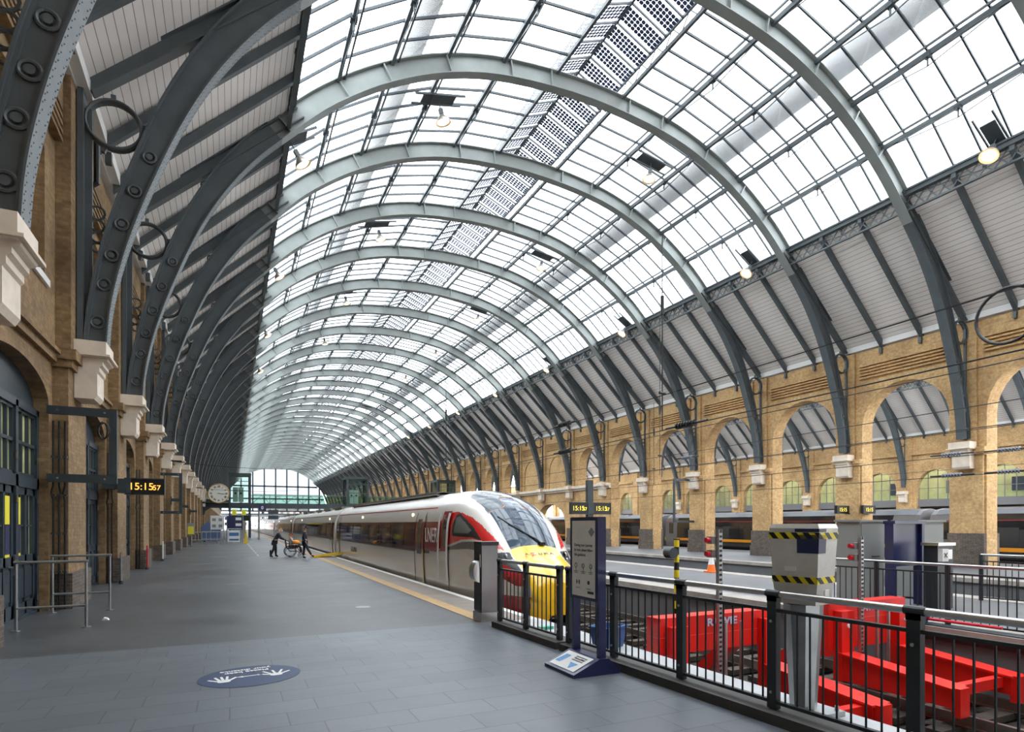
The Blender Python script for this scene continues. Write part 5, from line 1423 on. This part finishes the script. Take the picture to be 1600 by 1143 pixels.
    if belt: 
        skin_obj('waistcoat_hem', [A('pelvis'), tuple(A('pelvis')[k] + (.0, 0, -.10)[k] for k in range(3))], [(0, 1)], [(.162, .135), (.158, .13)], belt, t)
    return t
W1 = dict(pelvis=(0, 0, .86), chest=(.16, 0, 1.20), neck=(.24, 0, 1.36), head=(.31, 0, 1.46), crown=(.325, 0, 1.53), shl=(.18, .17, 1.27), shr=(.18, -.17, 1.27), ell=(.32, .20, 1.05), elr=(.30, -.20, 1.04), wrl=(.50, .19, .96), wrr=(.50, -.19, .96),
          hipl=(0, .09, .82), hipr=(0, -.09, .82), knl=(.06, .10, .47), knr=(-.05, -.10, .47), anl=(.06, .10, .09), anr=(-.22, -.10, .09), tol=(.20, .10, .03), tor=(-.08, -.10, .03))
person((2.2, 34.4, 0), 'person in dark knee length coat and tall boots with blond hair, pushing the wheelchair', W1, BLOND, CLOTHN, CLOTHB, CLOTHB, hairlong=True, mask=True, coat=(-.10, 0, -.26), shoes_h=.28)
W2 = dict(pelvis=(0, 0, .56), chest=(-.03, 0, .92), neck=(-.02, 0, 1.08), head=(0, 0, 1.19), crown=(.0, 0, 1.26), shl=(-.02, .17, 1.0), shr=(-.02, -.17, 1.0), ell=(.12, .20, .80), elr=(.12, -.20, .80), wrl=(.34, .12, .74), wrr=(.34, -.12, .74),
          hipl=(.02, .09, .54), hipr=(.02, -.09, .54), knl=(.46, .09, .58), knr=(.46, -.09, .58), anl=(.56, .09, .20), anr=(.56, -.09, .20), tol=(.70, .09, .15), tor=(.70, -.09, .15))
person((3.02, 34.3, 0), 'person with ginger hair and light grey top seated in the wheelchair', W2, GINGER, CLOTHG, CLOTHN, CLOTHB, mask=False)
W3 = dict(pelvis=(0, 0, .88), chest=(.0, 0, 1.24), neck=(.02, 0, 1.42), head=(.055, 0, 1.53), crown=(.06, 0, 1.60), shl=(.0, .18, 1.33), shr=(.0, -.18, 1.33), ell=(-.08, .22, 1.07), elr=(-.07, -.22, 1.07), wrl=(.05, .22, .86), wrr=(.03, -.22, .86),
          hipl=(0, .09, .84), hipr=(0, -.09, .84), knl=(-.02, .09, .48), knr=(.14, -.09, .50), anl=(-.06, .09, .09), anr=(.34, -.09, .15), tol=(.08, .09, .03), tor=(.47, -.09, .11))
# walks away towards the train
person((3.52, 32.35, 0), 'person in dark suit with maroon hem walking towards the yellow ramp', W3, BROWN, CLOTHN, CLOTHN, CLOTHB, belt=CLOTHM)
# wheelchair
t = thing('wheelchair', (3.0, 34.3, 0), 'black wheelchair with large spoked wheels and an orange bag, carrying the seated person', 'wheelchair')
for s in (-1, 1):
    y = 34.3 + s * .29
    m = MB(); m.ring((2.98, y, .31), .295, .016, 'xz', 36, 8); m.ring((2.98, y + s * .03, .31), .25, .008, 'xz', 30, 6)
    w_ = m.build('large_wheel', RUBBER, t, smooth=True)
    m = MB()
    for k in range(18): a = 2 * pi * k / 18; m.bar((2.98 + .02 * cos(a), y, .31 + .02 * sin(a)), (2.98 + .285 * cos(a), y, .31 + .285 * sin(a)), .006)
    m.cyl((2.98, y - .03, .31), (2.98, y + .03, .31), .03, 10); m.build('spokes', STEEL, w_)
    m = MB(); m.ring((3.48, y - s * .03, .10), .085, .018, 'xz', 18, 6)
    for k in range(5): a = 2 * pi * k / 5; m.bar((3.48, y - s * .03, .10), (3.48 + .08 * cos(a), y - s * .03, .10 + .08 * sin(a)), .012)
    m.build('castor', GALV, t)
    m = MB(); yy = 34.3 + s * .25
    m.tube([(2.60, yy, 1.00), (2.72, yy, .98), (2.80, yy, .50), (3.36, yy, .48), (3.50, yy, .24), (3.68, yy, .12)], .013, 8); m.tube([(2.80, yy, .50), (2.98, yy, .31), (3.36, yy, .30), (3.48, yy, .2), (3.48, yy, .10)], .013, 8); m.tube([(2.78, yy, .72), (3.26, yy, .72), (3.34, yy, .48)], .015, 8)
    m.build('side_frame', BLACK, t, smooth=True)
    m = MB(); m.box(3.62, 3.80, 34.3 + s * .11 - .08, 34.3 + s * .11 + .08, .10, .12); m.build('footrest', BLACK, t)
m = MB(); m.box(2.82, 3.32, 34.07, 34.53, .46, .50); m.build('seat', BLACK, t)
m = MB(); m.prism([(2.76, .50), (2.80, .50), (2.74, .95), (2.70, .95)], 34.07, 34.53, 'xz'); m.build('backrest', BLACK, t)
bag = MB(); bag.lathe([(0, 0), (.16, .02), (.20, .10), (.17, .19), (.06, .23), (0, .23)], (3.26, 34.1, .68), 14); tag(bag.build('handbag', ORBAG, smooth=True), 'bright orange bag on the lap of the seated person', 'bag')
# yellow ramp
t = thing('boarding_ramp', (4.65, 33.2, 0), 'yellow boarding ramp sloping from the platform up to the train doorway', 'ramp')
m = MB(); m.prism([(3.95, 0), (5.52, .14), (5.52, .18), (3.95, .03)], 32.8, 33.6, 'xz'); m.build('deck', ANNEX, t)
for y in (32.8, 33.6): m = MB(); m.prism([(3.95, .0), (5.52, .13), (5.52, .24), (3.95, .07)], y - .02, y + .02, 'xz'); m.build('side_rail', YELL, t)

# ================================================================ FOOTBRIDGE, CLOCK, LIFT TOWERS
YB = 83.6
t = thing('footbridge', (14, YB, 3.8), 'dark steel footbridge with green glass sides crossing the whole train shed', 'footbridge')
m = MB(); m.box(-3.0, 31.8, YB - .2, YB + .1, 3.82, 4.5); m.build('edge_beam', IRON2, t)
m = MB(); m.box(-.2, 31.8, YB + .1, YB + 2.8, 4.1, 4.3); m.build('deck', IRON2, t)
m = MB(); m.box(-.2, 31.8, YB + 2.8, YB + 3.0, 3.9, 4.5); m.build('edge_beam', IRON2, t)
for yy in (YB - .05, YB + 2.9):
    m = MB(); m.box(2.6, 31.8, yy, yy + .03, 4.5, 5.6); m.build('glass_side', GREENG, t)
    m = MB(); m.box(2.6, 31.8, yy - .03, yy + .06, 5.6, 5.68); m.build('handrail', mat('green_grey_steel', (.10, .17, .15), .4), t)
for k in range(15):
    x = 2.7 + k * 2.05; m = MB(); m.box(x - .03, x + .03, YB - .1, YB, 4.5, 5.6); m.build('glass_post', IRON, t)
    if k < 14: m = MB(); m.bar((x, YB + .2, 4.5), (x + 1.02, YB + .2, 5.5), .05); m.bar((x + 1.02, YB + .2, 5.5), (x + 2.05, YB + .2, 4.5), .05); m.build('truss_brace', IRON, t)
def tower(x0, x1, z0, lab, lower=True):
    t = thing('lift_tower', ((x0 + x1) / 2, YB + 1.5, z0), lab, 'lift tower'); ya, yb = YB - .7, YB + 2.4
    for x in (x0, x1):
        for y in (ya, yb): m = MB(); m.box(x - .12, x + .12, y - .12, y + .12, z0, 8.3); m.build('column', IRON2, t)
    for z in [4.2, 8.1] + ([] if not lower else []): m = MB(); m.box(x0 - .15, x1 + .15, ya - .14, yb + .14, z - .1, z + .18) if z > 8 else m.box(x0, x1, ya - .13, ya + .13, z - .3, z + .3); m.build('floor_band', IRON2, t)
    for z in (6.0, 7.2): m = MB(); m.box(x0, x1, ya - .05, ya + .05, z, z + .08); m.build('transom', IRON, t)
    m = MB(); m.box(x0, x1, ya - .02, ya + .0, z0 + (2.2 if lower else 0), 8.1); m.build('front_glass', GREENG, t)
    m = MB(); m.box(x0 - .02, x0, ya, yb, z0 + (2.2 if lower else 0), 8.1); m.build('side_glass', GREENG, t)
    m = MB(); m.box(x1, x1 + .02, ya, yb, z0 + (2.2 if lower else 0), 8.1); m.build('side_glass', GREENG, t)
    if lower:
        m = MB(); m.box(x0 + .15, x1 - .5, ya + .1, ya + .2, 0, 2.2); d_ = m.build('lift_doors', STEEL, t)
        for k in (-.25, .25): m = MB(); m.box((x0 + x1 - .35) / 2 + k - .1, (x0 + x1 - .35) / 2 + k + .1, ya + .08, ya + .1, 1.0, 1.6); m.build('door_window', mat('pale_lift_window', (.45, .6, .68), .1), d_)
        for k in (.25, 1.35): m = MB(); m.box(x0 + k, x0 + k + .55, ya - .05, ya - .03, 2.9, 3.6); m.build('yellow_notice', YELLC, t)
        for k in (.35, 1.0): m = MB(); m.box(x0 + k, x0 + k + .6, ya + .6, ya + .66, 4.6, 6.5); q = m.build('door_panel', PAPER, t); m = MB(); m.box(x0 + k + .2, x0 + k + .4, ya + .56, ya + .6, 5.6, 5.85); m.build('door_sign', BLACK, q)
        m = MB(); m.box(x0 + .1, x1 - .1, ya + .3, yb - .2, 2.2, 2.9); m.build('machinery_box', IRON2, t)
tower(.0, 2.35, 0, 'glass and steel lift tower at the left end of the footbridge')
tower(14.6, 17.4, ZI, 'glass and steel lift tower on the island platform, behind the train roof')
tower(27.6, 30.2, ZE, 'glass and steel lift tower by the right wall, above the train roof', True)
# clock
t = thing('station_clock', (-1.25, YB - .75, 4.4), 'large round white clock with roman numerals above the footbridge beam', 'clock')
CXk, CYk, CZk = -1.25, YB - .75, 5.62
m = MB(); m.disc((CXk, CYk + .1, CZk), 1.24, 'xz', 40, .5); m.build('case', IRON2, t)
m = MB(); m.ring((CXk, CYk - .16, CZk), 1.18, .07, 'xz', 44, 8); m.build('rim', BRASS, t, smooth=True)
m = MB(); m.disc((CXk, CYk - .17, CZk), 1.12, 'xz', 44, .04); dl = m.build('dial', DIAL, t)
for k, n_ in enumerate(('XII', 'I', 'II', 'III', 'IIII', 'V', 'VI', 'VII', 'VIII', 'IX', 'X', 'XI')):
    a = 2 * pi * k / 12; text(n_, 'numeral', BLACK, dl, (CXk + .86 * sin(a), CYk - .195, CZk + .86 * cos(a)), .34, (pi / 2, a, 0), .004, bold=.012, xs=.8)
for L, w_, a in ((.55, .07, 2 * pi * (3.26 / 12)), (.88, .05, 2 * pi * (15.9 / 60))):
    m = MB(); m.bar((CXk - .15 * sin(a), CYk - .21, CZk - .15 * cos(a)), (CXk + L * sin(a), CYk - .21, CZk + L * cos(a)), w_, .02, up=(0, 1, 0)); m.build('clock_hand', BLACK, dl)
m = MB(); m.prism([(-2.75, 4.5), (-2.6, 4.95), (-1.9, 4.75), (-.6, 4.75), (.0, 4.9), (.1, 4.5)], CYk - .1, CYk + .3, 'xz'); m.build('cradle', IRON2, t)
t = thing('clock_bracket', (XL, YB - .5, 3.2), 'dark curved bracket holding the footbridge beam on the left wall below the clock', 'bracket')
m = MB(); m.prism([(XL, 2.9), (XL + .2, 2.9), (XL + .35, 3.4), (XL + .9, 3.8), (XL, 3.8)], YB - .35, YB - .22, 'xz'); m.box(XL, XL + .28, YB - .4, YB - .2, 3.8, 4.9); m.build('arm', IRON2, t)
m = MB(); m.box(XL + .05, XL + .35, YB - .6, YB - .4, 3.95, 4.35); m.build('lamp', PAPER, t)
# platform number sign and hanging signs under the bridge
t = thing('platform_sign', (3.35, 73, 0), 'small dark platform number sign on a slim grey pole under the footbridge', 'sign')
m = MB(); m.cyl((3.0, 73, 0), (3.0, 73, 3.4), .10, 8); m.build('pole', ANNEX, t)
m = MB(); m.box(2.95, 3.75, 72.85, 72.95, 3.3, 3.95); b_ = m.build('board', NAVY, t); text('0', 'lettering', PAPER, b_, (3.35, 72.84, 3.62), .5, (pi / 2, 0, 0), .003, bold=.01)
t = thing('hanging_sign', (5.0, 80, 2.4), 'pair of dark hanging signs under the footbridge beside the train', 'sign')
for z in (2.35, 3.05): m = MB(); m.box(4.35, 5.55, 79.9, 80.0, z, z + .5); m.build('board', IRON2, t)
m = MB(); m.bar((4.5, 79.95, 3.5), (4.95, 79.95, 4.1), .05); m.bar((5.4, 79.95, 3.5), (4.95, 79.95, 4.1), .05); m.build('hanger', IRON2, t)
# barriers, notice boards, vending, wet floor sign near the left far end
def far_rail(x0, x1, y, lab):
    t = thing('barrier_rail', ((x0 + x1) / 2, y, 0), lab, 'barrier rail', 'far barrier rails')
    for x in (x0, (x0 + x1) / 2, x1): m = MB(); m.cyl((x, y, 0), (x, y, 1.1), .03, 8); m.build('post', GALV, t)
    for z in (1.1, .45): m = MB(); m.cyl((x0, y, z), (x1, y, z), .03, 8); m.build('rail', GALV, t)
far_rail(-2.9, -.7, 56, 'grey barrier rail across the foot of the left wall, the nearer of the far ones')
far_rail(-2.3, .2, 60.5, 'grey barrier rail at the left wall, the farther of the far ones')
for x, y, w_, z0, z1, m_, lab in ((-1.1, 64, 1.15, 1.25, 2.6, PAPER, 'white notice board with four pictures beyond the far barrier rails'), (.45, 62, 1.35, 1.25, 2.55, NAVY, 'dark notice board with two white labels beside the lift tower')):
    t = thing('notice_board', (x, y, 0), lab, 'notice board')
    for s in (-1, 1): m = MB(); m.cyl((x + s * w_ / 2, y, 0), (x + s * w_ / 2, y, z1), .04, 8); m.build('post', GALV, t)
    m = MB(); m.box(x - w_ / 2, x + w_ / 2, y - .04, y, z0, z1); b_ = m.build('board', m_, t)
    if m_ is PAPER:
        for a in (-.28, .28):
            for z in (1.6, 2.2): m = MB(); m.box(x + a - .16, x + a + .16, y - .06, y - .04, z - .14, z + .14); m.build('picture', ANNEX, b_)
    else:
        for z in (1.6, 2.15): m = MB(); m.box(x + .05, x + .55, y - .06, y - .04, z, z + .25); m.build('white_label', PAPER, b_)
t = thing('luggage_trolley', (.35, 60.2, 0), 'small grey luggage trolley with blue panel below the dark notice board', 'trolley')
m = MB(); m.box(-.15, .85, 60.0, 60.05, .15, 1.2); m.build('panel', PAPER, t); m = MB(); m.box(-.05, .75, 59.97, 60.0, .7, 1.0); m.box(-.05, .75, 59.97, 60.0, .28, .42); m.build('blue_stripe', BLUE, t)
m = MB(); m.tube([(-.25, 60.1, 0), (-.25, 60.1, 1.35), (.95, 60.1, 1.35), (.95, 60.1, 0)], .04, 8); m.build('frame', GALV, t)
t = thing('wet_floor_sign', (1.35, 60.6, 0), 'yellow folding floor sign in front of the lift doors', 'sign')
m = MB(); m.prism([(1.15, 0), (1.6, 0), (1.5, .25), (1.42, 1.1), (1.33, 1.1), (1.25, .25)], 60.5, 60.6, 'xz'); m.build('front_board', YELL, t)
m = MB(); m.prism([(1.1, 0), (1.62, 0), (1.5, .2), (1.42, 1.08), (1.33, 1.08), (1.25, .2)], 60.8, 60.88, 'xz'); m.build('back_board', YELL, t)
t = thing('waste_trolley', (-1.6, 67, 0), 'blue covered bin behind the far barrier rails at the left wall', 'bin')
m = MB(); m.prism([(-2.6, .1), (-.9, .1), (-.8, 1.5), (-1.2, 1.9), (-2.0, 2.0), (-2.6, 1.5)], 66.5, 67.6, 'xz'); m.build('cover', mat('dull_blue_fabric', (.10, .15, .30), .7), t); m = MB(); m.cyl((-2.3, 66.8, .09), (-2.3, 67.3, .09), .09, 8); m.build('castor', RUBBER, t)

# ================================================================ PENDANT LAMPS
L0 = thing('pendant_lamp', (0, 0, 0), 'x', 'lamp', 'lamps hanging from the roof glazing')
m = MB(); m.lathe([(.03, .34), (.10, .30), (.16, .22), (.30, .06), (.34, -.04), (.33, -.04), (.28, .05), (.14, .2)], (0, 0, 0), 20); m.build('reflector', SHADE, L0, smooth=True)
m = MB(); m.lathe([(0, -.07), (.16, -.06), (.26, .0), (.2, .08)], (0, 0, 0), 16); m.build('bulb', LAMPE, L0, smooth=True)
m = MB(); m.cbox(0, 0, .44, .16, .16, .24); m.cyl((0, 0, .5), (0, 0, .9), .02, 6); m.build('gear_box', IRON, L0)
m = MB(); m.box(-.75, .75, -.26, .26, .92, .98); m.box(-1.15, 1.15, -.36, -.30, .9, .98); m.box(-1.15, 1.15, .30, .36, .9, .98); m.build('mounting_panel', IRON2, L0)
used = False
for i, yy in enumerate((12.6, 24.5, 36.3, 48., 59.7, 71.5, 83.5, 95.)):
    for j, dx in enumerate((-12.0, -6.2, 5.0, 11.9)):
        if i == 0 and dx < 11: continue
        if i > 4 and dx < 0: continue
        side = ['left boards', 'left glass flank', 'crown on the right', 'right boards'][j]
        lab = 'round lamp with dark panel by the %s, %s' % (side, ['nearest the camera', 'at the first full arch', 'behind the second full arch', 'behind the fourth full arch', 'behind the sixth full arch'][i]) if i < 5 else 'small round lamp far down the glass roof'
        z = out_at(dx) - 1.35
        if not used: o = L0; o.location = (CX + dx, yy, z); o['label'] = lab; used = True
        else: o = dup(L0, (CX + dx, yy, z), lab)
        o.rotation_euler = (0, math.atan((out_at(dx - .6) - out_at(dx + .6)) / 1.2) * .75, 0)

# ================================================================ OVERHEAD LINE
def wire(x, y0, y1, z0, lab, sag=.12, step=52, r=.014, phase=0):
    m = MB(); n = 60; m.tube([(x, y0 + (y1 - y0) * k / n, z0 - sag * abs(sin(pi * ((y0 + (y1 - y0) * k / n) / step + phase)))) for k in range(n + 1)], r, 5)
    return tag(m.build('overhead_wire', WIRE), lab, 'wire')
wire(10.45, 4, 215, 5.32, 'upper overhead wire above the empty track, crossing the right brick arches highest')
wire(10.45, 4, 215, 4.38, 'lower overhead wire above the empty track beside the train')
wire(19.9, 6, 215, 5.35, 'upper overhead wire above the track beyond the island platform')
wire(19.9, 6, 215, 4.7, 'lower overhead wire above the track beyond the island platform')
wire(24.4, 6, 215, 5.3, 'upper overhead wire above the track nearest the brick arches')
wire(24.4, 6, 215, 4.4, 'lower overhead wire above the track nearest the brick arches')
wire(24.4, 6, 215, 3.66, 'lowest overhead wire nearest the brick arches')
wire(16.2, 6, 215, 5.6, 'thin feeder wire above the island platform')
wire(39.4, 6, 120, 5.2, 'overhead wire above the black train beyond the arches')
def insulator(x, y, z, lab, sc=1.):
    t = thing('insulator', (x, y, z), lab, 'insulator', 'insulators on the overhead wires')
    m = MB()
    for k in range(7): m.cyl((x, y + (k - 3) * .10 * sc - .02, z), (x, y + (k - 3) * .10 * sc + .02, z), .085 * sc, 12)
    m.build('sheds', PORC if x > 15 else BLACK, t); m = MB(); m.cyl((x, y - .75 * sc, z), (x, y + .75 * sc, z), .03 * sc, 8); m.build('rod', WIRE, t)
for x, y, z, lab in ((10.45, 17.6, 5.25, 'dark insulator on the upper wire above the empty track'), (10.45, 17.6, 4.3, 'dark insulator on the lower wire above the empty track, left one'), (10.45, 11.6, 4.32, 'dark insulator on the lower wire above the empty track, right one'), (19.9, 22.0, 5.0, 'dark insulator beyond the island platform, left of the right arches'),
                     (24.4, 12.8, 4.40, 'grey insulator in front of the right corbel, upper one'), (24.4, 12.8, 3.62, 'grey insulator just below the right corbel'), (24.4, 11.0, 4.38, 'grey insulator at the right edge, upper one'), (24.4, 11.0, 3.62, 'grey insulator at the right edge, lower one')):
    insulator(x, y, z, lab)
for k, (x, y) in enumerate(((10.45, 12.5), (19.9, 24.), (24.4, 30.), (10.45, 30.), (19.9, 47))):
    m = MB(); m.cyl((x, y, 4.3), (x, y, 9.5 if k != 1 else 14), .016, 6); m.cyl((x, y, 7.4), (x, y, 7.9), .05, 8); m.cyl((x - .1, y, 5.3), (x + .1, y, 5.3), .04, 6); tag(m.build('wire_dropper', WIRE), ['thin dropper above the empty track near the right arches', 'long dropper hanging from the roof beyond the island platform', 'thin dropper before the right wall', 'dropper above the empty track left of the twin displays', 'far dropper beyond the island platform'][k], 'dropper')
m = MB(); m.ring((19.0, 8.6, 7.45), .75, .045, 'yz', 30, 8); m.v = [v for v in m.v]
tag(m.build('cable_loop', BLACK), 'thick black cable loop hanging at the upper right edge', 'cable')
for k, (y, z) in enumerate(((34.3, 5.0), (58.7, 5.0))):
    m = MB(); m.tube([(XL + .005 + 1.15 * q, y, z - .25 * sin(pi * q / 8)) for q in range(9)], .014, 6); 
    m.cyl((XL + .3, y - .01, z), (XL + .9, y - .01, z - .02), .04, 8); tag(m.build('tie_wire', WIRE), 'span wire running from a left roof rib, %s' % ('nearer one' if k == 0 else 'farther one'), 'wire')

# ================================================================ OUTSIDE, beyond the north end
for k, y in enumerate((232, 250, 270, 295, 325)):
    t = thing('catenary_gantry', (14, y, -1.3), 'thin steel overhead line gantry outside the shed end', 'gantry', 'gantries outside the shed')
    m = MB(); m.box(-3, 32, y - .15, y + .15, 5.2, 5.6); m.build('cross_beam', IRON, t)
    for x in (-3, 14, 32): m = MB(); m.box(x - .15, x + .15, y - .15, y + .15, -1.3, 5.4); m.build('mast', IRON, t)
for k, (x0, x1, y, h, m_) in enumerate(((-30, -6, 330, 9, FARB), (-4, 10, 360, 7, mat('far_pale_block', (.6, .6, .62), .8)), (14, 40, 345, 10, FARB), (44, 80, 340, 8, mat('far_brown_block', (.35, .25, .2), .8)))):
    t = thing('building', ((x0 + x1) / 2, y, -1.3), ['pinkish low building outside, leftmost', 'pale low block outside behind the lift tower', 'pinkish building outside behind the train', 'brown building outside at far right'][k], 'building')
    m = MB(); m.box(x0, x1, y, y + 12, -1.3, h); m.build('wall', m_, t)
    m = MB()
    m.box(x0 - .3, x1 + .3, y - .3, y + 12.3, h, h + .4); m.build('roof', ANNEX, t)
    q = x0 + 1.5
    while q < x1 - 2:
        for z in range(1, int(h) - 1, 3): m = MB(); m.box(q, q + 1.3, y - .1, y, z, z + 1.6); m.build('window', DARKG, t)
        q += 3.2
